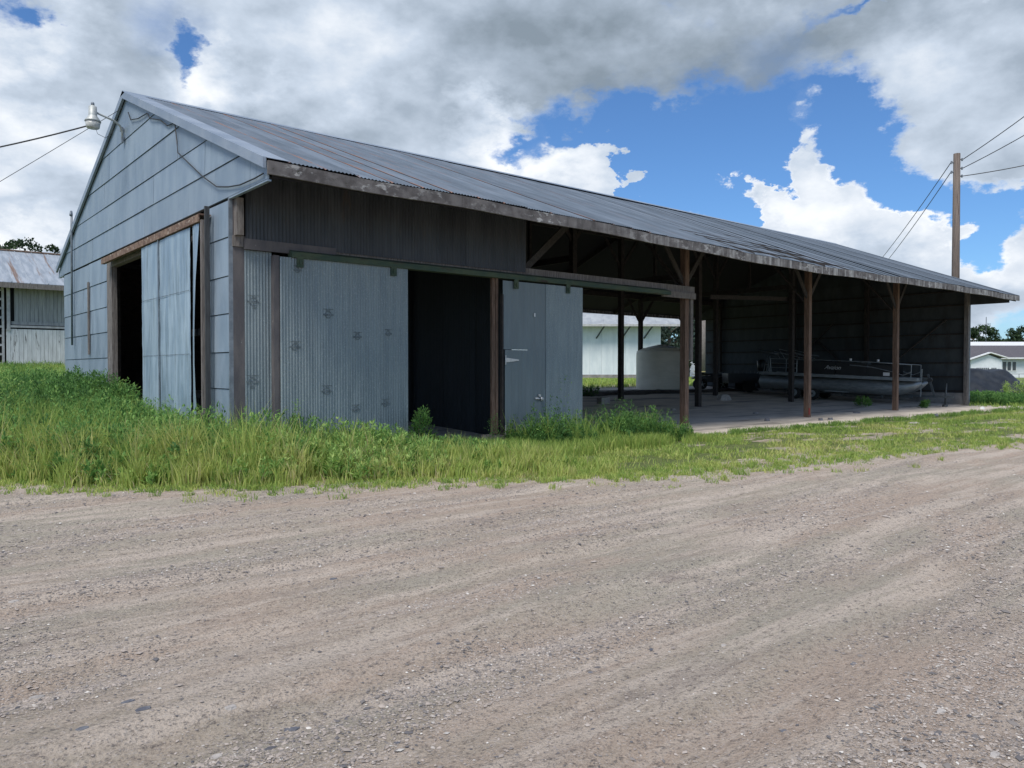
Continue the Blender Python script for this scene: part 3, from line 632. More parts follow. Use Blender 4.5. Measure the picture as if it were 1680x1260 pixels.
# end wall sheets, girts and braces, interior partition, back wall boards
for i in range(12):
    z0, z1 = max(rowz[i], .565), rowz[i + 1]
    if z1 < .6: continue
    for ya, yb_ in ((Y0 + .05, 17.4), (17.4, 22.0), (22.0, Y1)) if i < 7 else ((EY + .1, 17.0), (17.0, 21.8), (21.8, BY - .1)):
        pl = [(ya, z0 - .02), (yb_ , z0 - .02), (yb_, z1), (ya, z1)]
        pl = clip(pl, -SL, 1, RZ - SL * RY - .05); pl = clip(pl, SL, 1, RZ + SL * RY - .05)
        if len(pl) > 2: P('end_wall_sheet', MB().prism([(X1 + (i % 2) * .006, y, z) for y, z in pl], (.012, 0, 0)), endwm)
for z in rowz[1:9]: P('girt', MB().box((X1 - .06, Y0 + .13, z - .03), (X1 - .003, Y1 - .1, z + .03)), woodd)
P('wind_brace', MB().bar((X1 - .09, 22.6, .6), (X1 - .09, 19.0, 3.9), .04, .16, (1, 0, 0)), bracem)
P('wind_brace', MB().bar((X1 - .09, 17.2, 1.0), (X1 - .09, 13.8, 3.8), .04, .16, (1, 0, 0)), bracem)
P('wind_brace', MB().bar((X1 - .09, 17.6, 1.0), (X1 - .09, 19.8, 3.0), .04, .16, (1, 0, 0)), woodd)
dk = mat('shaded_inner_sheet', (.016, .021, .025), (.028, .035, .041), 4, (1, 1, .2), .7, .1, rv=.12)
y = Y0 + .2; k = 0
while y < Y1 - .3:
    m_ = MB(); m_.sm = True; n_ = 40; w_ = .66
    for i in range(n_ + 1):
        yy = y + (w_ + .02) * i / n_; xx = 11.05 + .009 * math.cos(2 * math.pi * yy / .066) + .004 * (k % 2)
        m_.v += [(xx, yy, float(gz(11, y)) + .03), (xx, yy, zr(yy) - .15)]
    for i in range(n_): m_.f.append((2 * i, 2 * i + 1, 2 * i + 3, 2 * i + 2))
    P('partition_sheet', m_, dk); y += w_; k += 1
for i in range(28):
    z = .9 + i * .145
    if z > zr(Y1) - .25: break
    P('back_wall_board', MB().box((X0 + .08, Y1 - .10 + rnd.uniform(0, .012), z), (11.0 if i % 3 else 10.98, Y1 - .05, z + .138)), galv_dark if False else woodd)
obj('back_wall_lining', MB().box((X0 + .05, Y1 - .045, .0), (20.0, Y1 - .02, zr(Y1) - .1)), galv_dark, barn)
# cables and conduit on the gable (parts of the barn's wiring)
def gp(y, z, off=.06): return (X0 - off, y, z)
wir = [gp(19.0, 7.42), gp(18.8, 7.2), gp(18.2, 7.08), gp(17.5, 7.02), gp(17.3, 6.86), gp(16.6, 6.66), gp(16.1, 6.42), gp(15.62, 6.36), gp(15.5, 5.95), gp(15.45, 5.75), gp(15.2, 5.62), gp(14.1, 5.05), gp(13.35, 4.72), gp(12.8, 4.62), gp(12.3, 4.56), gp(11.7, 4.55), gp(11.35, 4.56)]
P('wall_cable', MB().tube(wir, .012, 5), cablem)
P('conduit_pipe', MB().tube([gp(25.1, 6.05, .09), gp(25.12, 5.6, .09), gp(25.2, 2.3, .09)], .03, 7).tube([gp(25.1, 6.02, .09), gp(24.98, 6.1, .12), gp(24.9, 5.98, .15)], .035, 7), pipem)
# ------------------------------------------------------------------ yard lamp at the peak
YLx, YLy, YLz = 3.97, 19.15, 6.96
lamp = empty('yard_lamp', (X0 - .05, 19.5, 6.9), 'pale metal yard lamp on a curved arm at the gable peak', 'lamp')
obj('lamp_arm', MB().tube([(X0 - .06, 19.5, 6.88), (X0 - .08, 19.45, 7.08), (X0 - .14, 19.4, 7.20), (X0 - .30, 19.3, 7.26), (YLx + .06, 19.18, 7.33)], .024, 8), lightm, lamp)
obj('lamp_head', MB().lathe((YLx, YLy, YLz), [(.04, .50), (.045, .48), (.082, .475), (.088, .28), (.095, .26), (.16, .17), (.167, .14)], 18), lightm, lamp)
obj('photocell', MB().lathe((YLx, YLy, YLz + .50), [(.036, 0), (.036, .05), (.025, .07)], 12), pipem, lamp)
obj('lamp_lens', MB().lathe((YLx, YLy, YLz + .14), [(.155, 0), (.135, -.13), (.12, -.145), (.03, -.15)], 18), glassl, lamp)
obj('wall_bracket', MB().box((X0 - .085, 19.44, 6.84), (X0 - .05, 19.56, 6.98)).box((X0 - .1, 19.46, 7.12), (X0 - .05, 19.6, 7.2)), pipem, lamp)
obj('lead_wire', MB().tube([(YLx + .05, YLy, YLz + .02), (YLx + .10, YLy + .03, YLz - .10), (YLx + .28, YLy + .1, YLz - .14), (YLx + .45, YLy + .2, YLz + .05), (YLx + .48, YLy + .22, YLz + .26)], .006, 4), cablem, lamp)
def cable(label, pts, r_=.012, cat='cable', grp=None, sagd=.3, n=14):
    a, b = Vector(pts[0]), Vector(pts[-1]); P_ = []
    for i in range(n + 1):
        t = i / n; p = a.lerp(b, t); p.z -= sagd * 4 * t * (1 - t); P_.append(p)
    o = obj('power_cable', MB().tube(P_, r_, 5), cablem, None, loc=tuple(a)); return tag(o, label, cat, grp)
g0 = Vector((X0 - .1, 19.4, 7.6))
cable('thick black service cable dropping from the gable peak past the lamp to the left', [(4.0, 19.15, 7.06), at(-300, 16.5, 5.72)], .017, sagd=.13)
cable('thin straight wire from the gable peak down to the left edge', [g0, at(-300, 16.0, 3.25)], .007, sagd=.02)
# ------------------------------------------------------------------ utility pole
def upole():
    b = at(1566, 40); zb = float(gz(b.x, b.y)); top = 12.75
    r = empty('utility_pole', (b.x, b.y, zb), 'tall brown wooden utility pole rising behind the barn roof', 'utility pole')
    obj('pole_shaft', MB().tube([(b.x, b.y, zb), (b.x, b.y, top)], [.21, .165], 12), polem, r)
    for dz, s in ((.30, 1), (.75, 1), (1.15, 1), (.45, -1), (.95, -1)):
        d = RT * s
        obj('insulator', MB().tube([b + d * .14 + Vector((0, 0, top - dz)), b + d * .30 + Vector((0, 0, top - dz))], .035, 6).tube([b + d * .27 + Vector((0, 0, top - dz - .07)), b + d * .27 + Vector((0, 0, top - dz + .07))], .045, 6), pipem, r)
    for (dz, e, lab) in ((.30, at(1900, 33, 1.6 + 606 / 1262 * 33 - .3 ), 'uppermost of the three wires fanning right from the wooden pole'),
                         (.75, at(1900, 34, 1.6 + 33.5 * (606 - 72) / 1262), 'middle one of the three wires fanning right from the wooden pole'),
                         (1.15, at(1900, 37, 1.6 + 37 * (606 - 212) / 1262), 'lowest of the three wires fanning right from the wooden pole')):
        cable(lab, [b + RT * .3 + Vector((0, 0, top - dz)), e], .022, grp='wires on the utility pole', sagd=.25)
    far = at(1395, 110, 11)
    for k, (dz, lab) in enumerate(((.45, 'upper of two thin wires slanting down left behind the roof'), (.95, 'lower of two thin wires slanting down left behind the roof'))):
        cable(lab, [b - RT * .3 + Vector((0, 0, top - dz)), at(1378 + 12 * k, 100, 10.5)], .022, grp='wires on the utility pole', sagd=.8, n=24)
upole()
# ------------------------------------------------------------------ storage tank
tx, ty = 31.0, 24.95; tz = float(gz(tx, ty))
tank = empty('storage_tank', (tx, ty, tz), 'large cream plastic storage tank behind the low concrete wall', 'tank')
obj('tank_shell', MB().lathe((tx, ty, tz), [(1.27, 0), (1.29, .1), (1.29, 1.85), (1.26, 1.98), (1.18, 2.05)], 48), tankm, tank)
obj('tank_lid_dome', MB().lathe((tx, ty, tz + 2.05), [(1.18, 0), (.9, .10), (.6, .17), (.3, .21), (.25, .22), (.25, .27), (.05, .28)], 48), tankm, tank)
for k in range(8):
    a = k * math.pi / 4 + .2; obj('lid_rib', MB().bar((tx + .3 * math.cos(a), ty + .3 * math.sin(a), tz + 2.27), (tx + 1.15 * math.cos(a), ty + 1.15 * math.sin(a), tz + 2.07), .06, .05), tankm, tank)
# ------------------------------------------------------------------ pontoon boat on trailer (local frame: +x bow, +y near side)
A = Vector((31.75, 19.9)); B = Vector((33.30, 13.35)); dr = (B - A).normalized(); L = (B - A).length
ang = math.atan2(dr.y, dr.x)               # bow direction
# near side is to the left/right of bow: vector pointing to camera
def bl(x, y, z): return (x, y, z)
nsgn = 1 if Vector((-dr.y, dr.x)).dot(Vector((-A.x, -A.y))) > 0 else -1
pitch_b = .044 * .97
def boatroot(name, label, cat, z):
    ctr = A + Vector((-dr.y, dr.x)) * (-nsgn) * 1.22
    r = empty(name, (ctr.x, ctr.y, z), label, cat); r.rotation_euler = (0, pitch_b, ang); BASE[r.name] = Vector((0, 0, 0)); return r
zf = float(gz(A.x, A.y)) + .03
boat = boatroot('pontoon_boat', 'pontoon boat with black fence panels parked on its trailer', 'boat', zf)
def BP(name, mb, m, par=boat): o = obj(name, mb, m, par, local=True); BASE[o.name] = Vector((0, 0, 0)); return o
ns = nsgn
for s in (-1, 1):
    BP('pontoon', MB().tube([(-.1, s * .85, .72), (0, s * .85, .72), (5.6, s * .85, .72), (6.0, s * .85, .76), (6.35, s * .85, .86), (6.65, s * .85, .98)], [.12, .33, .33, .29, .20, .05], 20), alum)
BP('deck', MB().box((0, -1.25, 1.07), (6.5, 1.25, 1.13)), steeld)
for s in (-1, 1): BP('deck_trim', MB().box((0, s * 1.25 - .02, 1.04), (6.5, s * 1.25 + .02, 1.17)), alum)
BP('bow_trim', MB().box((6.5, -1.25, 1.04), (6.54, 1.25, 1.17)), alum)
for s in (-1, 1):
    y = s * 1.19
    for xa, xb in ((1.7, 3.3), (3.34, 4.6), (4.64, 5.6)): BP('fence_panel', MB().box((xa, y - .012, 1.18), (xb, y + .012, 1.72 if xb < 5 else 1.66)), blackf)
    BP('top_rail', MB().tube([(.45, y, 1.79), (3, y, 1.79), (4.6, y, 1.78), (6.3, y, 1.72)], .018, 8), alum)
    BP('fence_upright', MB().tube([(6.3, y, 1.72), (6.3, y, 1.16)], .016, 6), alum)
    BP('fence_upright', MB().tube([(.47, y, 1.79), (.47, y, 1.16)], .016, 6), alum)
    BP('fence_upright', MB().tube([(1.66, y, 1.79), (1.66, y, 1.16)], .016, 6), alum)
    for z in (1.38, 1.58): BP('stern_rail', MB().tube([(.47, y, z), (1.66, y, z)], .014, 6), alum)
    BP('swoosh_trim', MB().tube([(3.9, y + .025 * s, 1.62), (4.8, y + .025 * s, 1.56), (5.6, y + .025 * s, 1.40), (6.0, y + .025 * s, 1.27), (6.3, y + .025 * s, 1.42)], .022, 6), alum)
    BP('stern_corner_panel', MB().add([(1.66, y, 1.18), (2.0, y, 1.18), (1.66, y, 1.55)], [(0, 1, 2)]), alum) if s == ns else None
for y0_ in (-.9, .4): BP('seat', MB().box((4.2, y0_ - .25, 1.13), (5.5, y0_ + .35, 1.48)).box((4.2, y0_ - .25, 1.48), (4.36, y0_ + .35, 1.8)), steeld)
BP('console', MB().box((2.6, -.9, 1.13), (3.1, -.3, 1.78)), blackf); BP('seat', MB().box((1.9, -.85, 1.3), (2.3, -.4, 1.42)).box((1.86, -.85, 1.42), (1.93, -.4, 1.95)), steeld)
for k, (x, z) in enumerate(((.9, 1.86), (1.1, 1.98))): BP('folded_canopy_frame', MB().tube([(x, -1.15, 1.8), (x - .3, -1.1, z + .25), (x + .9, -1.1, z), (x + .9, 1.1, z), (x - .3, 1.1, z + .25), (x, 1.15, 1.8)], .016, 6), alum)
BP('folded_canopy', MB().tube([(-.1, -1.1, 2.14), (.4, -1.1, 2.06), (.8, -1.1, 1.98)], .07, 7).tube([(-.1, 1.1, 2.14), (.4, 1.1, 2.06), (.8, 1.1, 1.98)], .07, 7), steeld)
BP('boarding_ladder', MB().tube([(.02, ns * .75, 1.12), (.18, ns * .75, 1.9), (.30, ns * .75, 1.12)], .015, 6).tube([(.02, ns * .4, 1.12), (.18, ns * .4, 1.9), (.30, ns * .4, 1.12)], .015, 6).tube([(.12, ns * .75, 1.5), (.12, ns * .4, 1.5)], .015, 6), alum)
BP('outboard_motor', MB().tube([(-.35, 0, .6), (-.32, 0, 1.1), (-.32, 0, 1.2), (-.34, 0, 1.62), (-.34, 0, 1.72)], [.06, .08, .2, .22, .1], 12).box((-.5, -.03, .4), (-.2, .03, .7)), blackf)
BP('bow_light', MB().box((5.25, ns * 1.21, 1.22), (5.5, ns * 1.24, 1.36)), whitel)
for k in (3.9, 5.0): BP('cup_holder', MB().tube([(k, ns * 1.1, 1.8), (k, ns * 1.1, 1.9)], .05, 8), whitel)
tcu = bpy.data.curves.new('lettering', 'FONT'); tcu.body = 'Avalon'; tcu.size = .26; tcu.shear = .45; tcu.extrude = .002; tcu.space_character = .92
to = bpy.data.objects.new('tmp', tcu); C.objects.link(to); bpy.context.view_layer.update()
tme = bpy.data.meshes.new_from_object(to.evaluated_get(bpy.context.evaluated_depsgraph_get())); bpy.data.objects.remove(to)
tme.materials.clear(); tme.materials.append(chrome)
tob = bpy.data.objects.new('lettering', tme); C.objects.link(tob); tob.parent = boat
tob.location = (2.85 if ns < 0 else 3.7, ns * 1.206, 1.40); tob.rotation_euler = (R(90), 0, 0 if ns < 0 else R(180))
tr = boatroot('boat_trailer', 'tandem-axle galvanised trailer carrying the pontoon boat', 'trailer', zf)
def TP(name, mb, m, par=None): o = obj(name, mb, m, par or tr, local=True); BASE[o.name] = Vector((0, 0, 0)); return o
for s in (-1, 1):
    TP('frame_rail', MB().box((.3, s * .55 - .04, .32), (6.3, s * .55 + .04, .42)), steeld)
    TP('bunk', MB().box((.4, s * .85 - .06, .385), (5.6, s * .85 + .06, .40)), woodd)
for x in (.5, 2.1, 3.6, 5.2): TP('cross_member', MB().box((x - .04, -1.0, .30), (x + .04, 1.0, .385)), steeld)
TP('tongue', MB().bar((5.8, 0, .40), (7.75, 0, .42), .09, .09), steeld)
TP('winch_post', MB().bar((7.05, 0, .42), (6.75, 0, 1.35), .08, .08).box((6.55, -.12, 1.05), (6.9, .12, 1.2)), steeld)
TP('winch', MB().tube([(6.85, -.13, 1.1), (6.85, .13, 1.1)], .09, 10), blackf)
TP('tongue_jack', MB().tube([(7.45, .1, .02), (7.45, .1, .95)], .035, 8).tube([(7.45, .1, .95), (7.45, .25, .98)], .015, 6).tube([(7.35, .1, .03), (7.55, .1, .03)], .08, 8), steeld)
TP('step_board', MB().box((2.9, ns * 1.08, .42), (3.9, ns * 1.16, .46)), alum)
TP('winch_strap_guide', MB().bar((6.6, ns * .5, .40), (6.6, ns * .5, 1.55), .04, .04), alum)
for s in (-1, 1):
    for x in (1.55, 2.35):
        wh = TP('wheel', MB().tube([(x, s * 1.00 - .10, .29), (x, s * 1.00 - .07, .29), (x, s * 1.00 + .07, .29), (x, s * 1.00 + .10, .29)], [.24, .295, .295, .24], 24), rubber)
        TP('rim', MB().tube([(x, s * 1.105, .29), (x, s * 1.09, .29)], [.15, .17], 16), alum, wh); TP('hub', MB().tube([(x, s * 1.12, .29), (x, s * 1.09, .29)], .05, 8), blackf, wh)
    TP('mudguard', MB().box((1.2, s * .88, .61), (2.7, s * 1.12, .635)), steeld)
# ------------------------------------------------------------------ quad bike and low cart beyond the concrete wall
def quad():
    p = at(1166, 41.2); z = float(gz(p.x, p.y)) + .02
    r = empty('quad_bike', (p.x, p.y, z), 'black quad bike with silver spoked rims behind the concrete wall', 'quad bike'); r.rotation_euler[2] = HEAD - R(90); BASE[r.name] = Vector((0, 0, 0))
    Q = lambda n, mb, m, par=None: obj(n, mb, m, par or r, local=True)
    for x in (-.58, .52):
        for y in (-.42, .42):
            wh = Q('wheel', MB().tube([(x, y - .12, .27), (x, y - .08, .27), (x, y + .08, .27), (x, y + .12, .27)], [.22, .275, .275, .22], 20), rubber); BASE[wh.name] = Vector((0, 0, 0))
            Q('rim', MB().tube([(x, y - .125, .27), (x, y - .11, .27)], .06, 10), alum, wh)
            sp = MB()
            for k in range(5): a = k * 2 * math.pi / 5 + .3; sp.bar((x, y - .125, .27), (x + .17 * math.cos(a), y - .12, .27 + .17 * math.sin(a)), .02, .05, (0, 1, 0))
            Q('spokes', sp, alum, wh)
    Q('body', MB().prism([(-.75, -.22, .45), (-.3, -.22, .38), (.3, -.22, .38), (.8, -.22, .5), (.78, -.22, .78), (.3, -.22, .88), (-.1, -.22, .72), (-.7, -.22, .75)], (0, .44, 0)), blackf)
    for s in (-1, 1): Q('fender', MB().prism([(-.95, s * .4 - .13, .55), (-.75, s * .4 - .13, .68), (-.4, s * .4 - .13, .68), (-.25, s * .4 - .13, .55)], (0, .26, .03)).prism([(.2, s * .4 - .13, .55), (.38, s * .4 - .13, .68), (.7, s * .4 - .13, .68), (.88, s * .4 - .13, .55)], (0, .26, .03)), blackf)
    Q('seat', MB().prism([(-.6, -.15, .76), (.1, -.15, .76), (.15, -.15, .86), (-.2, -.15, .84), (-.6, -.15, .9)], (0, .3, 0)), rubber)
    Q('handlebar', MB().tube([(.3, -.38, 1.05), (.38, -.2, .98), (.42, 0, .95), (.38, .2, .98), (.3, .38, 1.05)], .015, 6).tube([(.42, 0, .95), (.5, 0, .6)], .025, 6), steeld)
    Q('rack', MB().box((-.95, -.3, .80), (-.55, .3, .82)).box((.55, -.3, .86), (.9, .3, .88)), steeld)
quad()
def cart():
    p = at(1222, 39.6); z = float(gz(p.x, p.y)) + .02
    r = empty('utility_cart', (p.x, p.y, z), 'low dark cart loaded with odds and ends left of the boat', 'cart'); r.rotation_euler[2] = HEAD - R(90); BASE[r.name] = Vector((0, 0, 0))
    Q = lambda n, mb, m: obj(n, mb, m, r, local=True)
    Q('bed', MB().box((-1.0, -.6, .45), (1.0, .6, .55)), blackf)
    for s in (-1, 1): Q('side_board', MB().box((-1.0, s * .6 - .02, .55), (1.0, s * .6 + .02, .95)), blackf); Q('wheel', MB().tube([(0, s * .7 - .08, .3), (0, s * .7 + .08, .3)], .3, 18), rubber)
    Q('end_board', MB().box((-1.02, -.58, .55), (-.98, .58, .95)), blackf); Q('drawbar', MB().bar((1, 0, .48), (1.6, 0, .4), .07, .07), blackf)
    for k in range(9): x = -.9 + k * .2; Q('rail_picket', MB().box((x, -.63, .95), (x + .03, -.61, 1.08)), steeld)
    Q('loose_tubing', MB().tube([(.5, -.4, .95), (.8, -.35, 1.35), (1.0, -.3, .98), (1.25, -.35, 1.3), (1.2, -.3, .9)], .015, 6), alum)
cart()
# ------------------------------------------------------------------ neighbouring barn on the left
def nbarn():
    y0 = 50.; z0 = 1.62; xa, xb = -9., 12.5
    r = empty('neighbour_barn', (xa, y0, z0), 'old white board barn with rust-streaked metal roof at left', 'barn')
    O = lambda n, mb, m, par=None: obj(n, mb, m, par or r)
    O('foundation', MB().box((xa, y0 - .05, z0 - 1), (xb, y0 + 9.5, z0 + .12)), concm)
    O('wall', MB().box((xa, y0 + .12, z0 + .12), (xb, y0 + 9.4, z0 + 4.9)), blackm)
    nrm = mat('streaked_old_roof', (.26, .30, .34), (.36, .40, .44), 1.5, (3, .4, 1), .6, .2, third=((.20, .135, .10), 1.0, (2.2, .12, .1), .56, .66))
    z1 = z0 + 4.7
    for k in range(26):
        x = xa - .3 + k * .86
        O('roof_sheet', MB().prism([(x, y0 - .9, z1 - .05), (x + .845, y0 - .9, z1 - .05), (x + .845, y0 + 4.8, z1 + 2.35), (x, y0 + 4.8, z1 + 2.35)], (0, 0, .03)), nrm)
        O('roof_seam', MB().bar((x, y0 - .9, z1 - .01), (x, y0 + 4.8, z1 + 2.39), .05, .05), nrm)
    O('rear_roof', MB().prism([(xa - .3, y0 + 4.8, z1 + 2.35), (xb + 1, y0 + 4.8, z1 + 2.35), (xb + 1, y0 + 10.2, z1), (xa - .3, y0 + 10.2, z1)], (0, 0, .03)), nrm)
    O('ridge_cap', MB().box((xa - .3, y0 + 4.7, z1 + 2.38), (xb + 1, y0 + 4.9, z1 + 2.46)), rustm)
    O('fascia_board', MB().box((xa - .3, y0 - .95, z1 - .33), (xb + 1, y0 - .9, z1 - .05)), woodg)
    xd = 6.05
    for k in range(28):                    # upper boards
        x = xd + .35 + k * .19
        if x > xb - .2: break
        O('upper_board', MB().box((x, y0 + .04 + rnd.uniform(0, .02), z0 + 2.55), (x + .18, y0 + .12, z1 + .1)), greyw)
    O('door_track', MB().box((xd, y0 - .10, z0 + 2.28), (xb, y0 - .0, z0 + 2.40)), slatm)
    O('track_board', MB().box((xd + .2, y0 - .0, z0 + 2.44), (xb, y0 + .04, z0 + 2.62)), greyw)
    for k in range(32):
        x = xd - .05 + k * .2
        if x > xb - .2: break
        O('door_board', MB().box((x, y0 - .06 + rnd.uniform(0, .018), z0 + .2), (x + .19, y0 - .0, z0 + 2.2)), peelw)
    O('corner_board', MB().box((xd - .02, y0 - .12, z0 + 2.1), (xd + .14, y0 - .02, z1 - .1)), slatm)
    for k in range(9): O('louvre_slat', MB().box((xa + .5, y0 - .06, z0 + .25 + k * .5), (xd - .15, y0 + .0, z0 + .37 + k * .5)), slatm)
    O('louvre_stile', MB().box((xd - .25, y0 - .1, z0 + .12), (xd - .14, y0 - .01, z1 - .1)), slatm)
nbarn()
# ------------------------------------------------------------------ white shed seen through the bay
def wshed():
    d = 78.; c = at(800, d); e = at(1084, d); z0 = .62
    ux = (e - c).normalized(); uy = Vector((-ux.y, ux.x, 0)); zb = z0; ez = 6.25
    r = empty('white_shed', (e.x, e.y, z0), 'white-walled shed with pale metal roof seen through the open bay', 'shed')
    O = lambda n, mb, m, par=None: obj(n, mb, m, par or r)
    def pr(a, b, ya, yb_, z0_, z1_): return MB().prism([a_ for a_ in (c + ux * a + uy * ya + Vector((0, 0, z0_)), c + ux * b + uy * ya + Vector((0, 0, z0_)), c + ux * b + uy * yb_ + Vector((0, 0, z0_)), c + ux * a + uy * yb_ + Vector((0, 0, z0_)))], (0, 0, z1_ - z0_))
    Lx = (e - c).length
    O('foundation', pr(0, Lx + .04, -.04, 8, zb - .2, zb + .45), concm)
    for k in range(14):
        a = Lx - (k + 1) * 1.2
        O('wall_panel', pr(a, a + 1.19, (k % 2) * .012, 7.9, zb + .45, ez), whitep)
    Lr_ = Lx + 1.9
    for k in range(14):
        b = Lr_ - k * 1.3; a = b - 1.29; q0 = c + Vector((0, 0, 0))
        O('roof_sheet', MB().prism([c + ux * a + uy * -1.3 + Vector((0, 0, ez - .2)), c + ux * b + uy * -1.3 + Vector((0, 0, ez - .2)), c + ux * (b - (1.6 if k == 0 else 0)) + uy * 4 + Vector((0, 0, ez + 3.4)), c + ux * a + uy * 4 + Vector((0, 0, ez + 3.4))] if k else [c + ux * a + uy * -1.3 + Vector((0, 0, ez - .2)), c + ux * b + uy * -1.3 + Vector((0, 0, ez - .2)), c + ux * a + uy * 4 + Vector((0, 0, ez + 3.4))], (0, 0, .05)), shedroof)
    O('fascia_board', MB().bar(c + ux * 0 + uy * -1.32 + Vector((0, 0, ez - .25)), c + ux * Lr_ + uy * -1.32 + Vector((0, 0, ez - .25)), .05, .22), slatm)
    for u_ in (983, 1025, 1061):
        p = at(u_, d); a = (p - c).dot(ux)
        O('eave_brace', MB().bar(c + ux * (a - .3) + uy * -.03 + Vector((0, 0, ez - 1.5)), c + ux * (a + .4) + uy * -1.2 + Vector((0, 0, ez - .3)), .1, .12), steeld)
wshed()
# long white building further right, beyond the bay
def lwb():
    p = at(1172, 105); z0 = .62
    r = empty('low_white_building', (p.x, p.y, z0), 'low white flat-topped building behind the open bay at right', 'building'); r.rotation_euler[2] = HEAD - R(90); BASE[r.name] = Vector((0, 0, 0))
    obj('wall', MB().box((-14, 0, 0), (9, 10, 3.55)), sidingh, r, local=True); obj('roof', MB().prism([(-14.3, -.3, 3.55), (9.3, -.3, 3.9), (9.3, 10.3, 3.9), (-14.3, 10.3, 3.55)], (0, 0, .2)), shedroof, r, local=True)
    obj('door', MB().box((-1.2, -.06, 0), (-.2, 0, 2.1)), greyw, r, local=True)
lwb()
tb = at(1158, 82); tbz = float(gz(tb.x, tb.y))
t = empty('picnic_table', (tb.x, tb.y, tbz), 'straw-coloured picnic table on the lawn beyond the bay', 'table'); t.rotation_euler[2] = HEAD - R(90); BASE[t.name] = Vector((0, 0, 0))
obj('table_top', MB().box((-1.2, -.4, .72), (1.2, .4, .78)), yellowm, t, local=True)
for y in (-.75, .75): obj('bench', MB().box((-1.2, y - .13, .42), (1.2, y + .13, .46)), yellowm, t, local=True)
for x in (-.9, .9): obj('leg', MB().bar((x, -.7, 0), (x, .2, .74), .06, .1).bar((x, .7, 0), (x, -.2, .74), .06, .1), yellowm, t, local=True)
# ------------------------------------------------------------------ house on the right
def house():
    p = at(1640, 92); z0 = .62
    r = empty('white_house', (p.x, p.y, z0), 'white low house with charcoal roof and small front gable', 'house'); r.rotation_euler[2] = HEAD - R(90); BASE[r.name] = Vector((0, 0, 0))
    def O(n, mb, m, par=None): o = obj(n, mb, m, par or r, local=True); BASE[o.name] = Vector((0, 0, 0)); return o
    O('wall', MB().box((-9, 0, -.3), (12, 8, 2.35)), sidingh)
    for k in range(9): O('siding_board', MB().box((-.6, -.03, .0 + k * .26), (12, -.002, .24 + k * .26)), sidingh) if k < 1 else None
    rf = O('roof', MB().prism([(-9.5, -.6, 2.3), (-9.5, 4, 3.95), (-9.5, 8.6, 2.3)], (22, 0, 0)), darkroof)
    O('gutter', MB().box((-9.5, -.72, 2.22), (12.5, -.6, 2.40)), whitel)
    O('porch_wing', MB().prism([(-4.4, -1.6, -.3), (-.75, -1.6, -.3), (-.75, -1.6, 2.1), (-2.35, -1.6, 2.7), (-4.4, -1.6, 2.05)], (0, 1.58, 0)), sidingh)
    O('porch_roof', MB().bar((-4.9, -1.75, 2.08), (-2.3, -1.75, 2.95), .5, .12).bar((-2.3, -1.75, 2.95), (-.2, -1.75, 2.32), .5, .12), whitel)
    O('porch_roof_slope', MB().prism([(-4.8, -1.5, 2.10), (-2.3, -1.5, 2.93), (-.3, -1.5, 2.32)], (0, 3.5, 0)), darkroof)
    for k in range(11): O('sign_mark', MB().box((-3.75 + k * .22, -1.63, .98), (-3.75 + k * .22 + .14, -1.605, 1.16)), steeld) if k != 7 else None
    O('door', MB().box((-.5, -.05, .05), (.0, -.01, 2.0)), steeld)
    for x in (.55, 1.12, 1.72): f = O('window', MB().box((x - .32, -.06, .72), (x + .28, -.012, 2.0)), whitel); O('pane', MB().box((x - .22, -.075, .85), (x + .18, -.062, 1.88)), winm, f)
    O('railing', MB().box((.5, -1.4, .42), (2.3, -1.36, .46)).box((.5, -1.4, -.2), (.54, -1.36, .42)).box((1.4, -1.4, -.2), (1.44, -1.36, .42)).box((2.26, -1.4, -.2), (2.3, -1.36, .42)), steeld)
    q_ = at(1640, 118); r2 = empty('long_white_roofed_building', (q_.x, q_.y, .6), 'long pale-roofed building standing behind the house', 'building'); r2.rotation_euler[2] = HEAD - R(90); BASE[r2.name] = Vector((0, 0, 0))
    obj('wall', MB().box((-20, 0, 0), (20, 10, 4.7)), greyw, r2, local=True); obj('roof', MB().prism([(-20.5, -.6, 4.6), (-20.5, 5, 5.4), (-20.5, 10.6, 4.6)], (41, 0, 0)), whitel, r2, local=True)
    m = at(1617, 135); mo = obj('radio_mast', MB().tube([(m.x, m.y, .6), (m.x, m.y, 10.8)], [.11, .05], 5), steeld); tag(mo, 'thin radio mast standing beyond the house roof', 'mast')
house()
# ------------------------------------------------------------------ tarp covered pile
def tarp():
    p = at(1622, 43.5); n_ = 44; vs = []; fs = []
    for i in range(n_ + 1):
        for j in range(n_ + 1):
            a = (i / n_ - .5) * 2; b = (j / n_ - .5) * 2
            x = a * 3.6 - 1.2; y = b * 2.1
            pr_ = float(np.clip((2.4 - x) / 1.75, 0, 1)) * float(np.clip((x + 4.8) / 1.2, 0, 1)); te = float(np.clip((1 - abs(b)) / .75, 0, 1))
            h = 1.42 * pr_ * te ** .8 * (.82 + .36 * float(fbm(np.array(x * .9 + 9), np.array(y * .7), 3)))
            h += (h > .03) * (.14 * abs(float(fbm(np.array((x + y) * 2.1), np.array((x - y) * .8), 2)) - .5) + .05 * abs(math.sin((x * 1.3 + y * 2.2) + 2 * float(fbm(np.array(x), np.array(y), 2)))))
            pw = p + RT * x + FW * y; vs.append((pw.x, pw.y, float(gz(pw.x, pw.y)) + h - .02))
    for i in range(n_):
        for j in range(n_): a = i * (n_ + 1) + j; fs.append((a, a + n_ + 1, a + n_ + 2, a + 1))
    m_ = MB(); m_.v = vs; m_.f = fs; m_.sm = True; o = obj('tarp_covered_pile', m_, tarpm); tag(o, 'pile draped in a wrinkled black tarpaulin beside the barn end', 'tarp')
tarp()
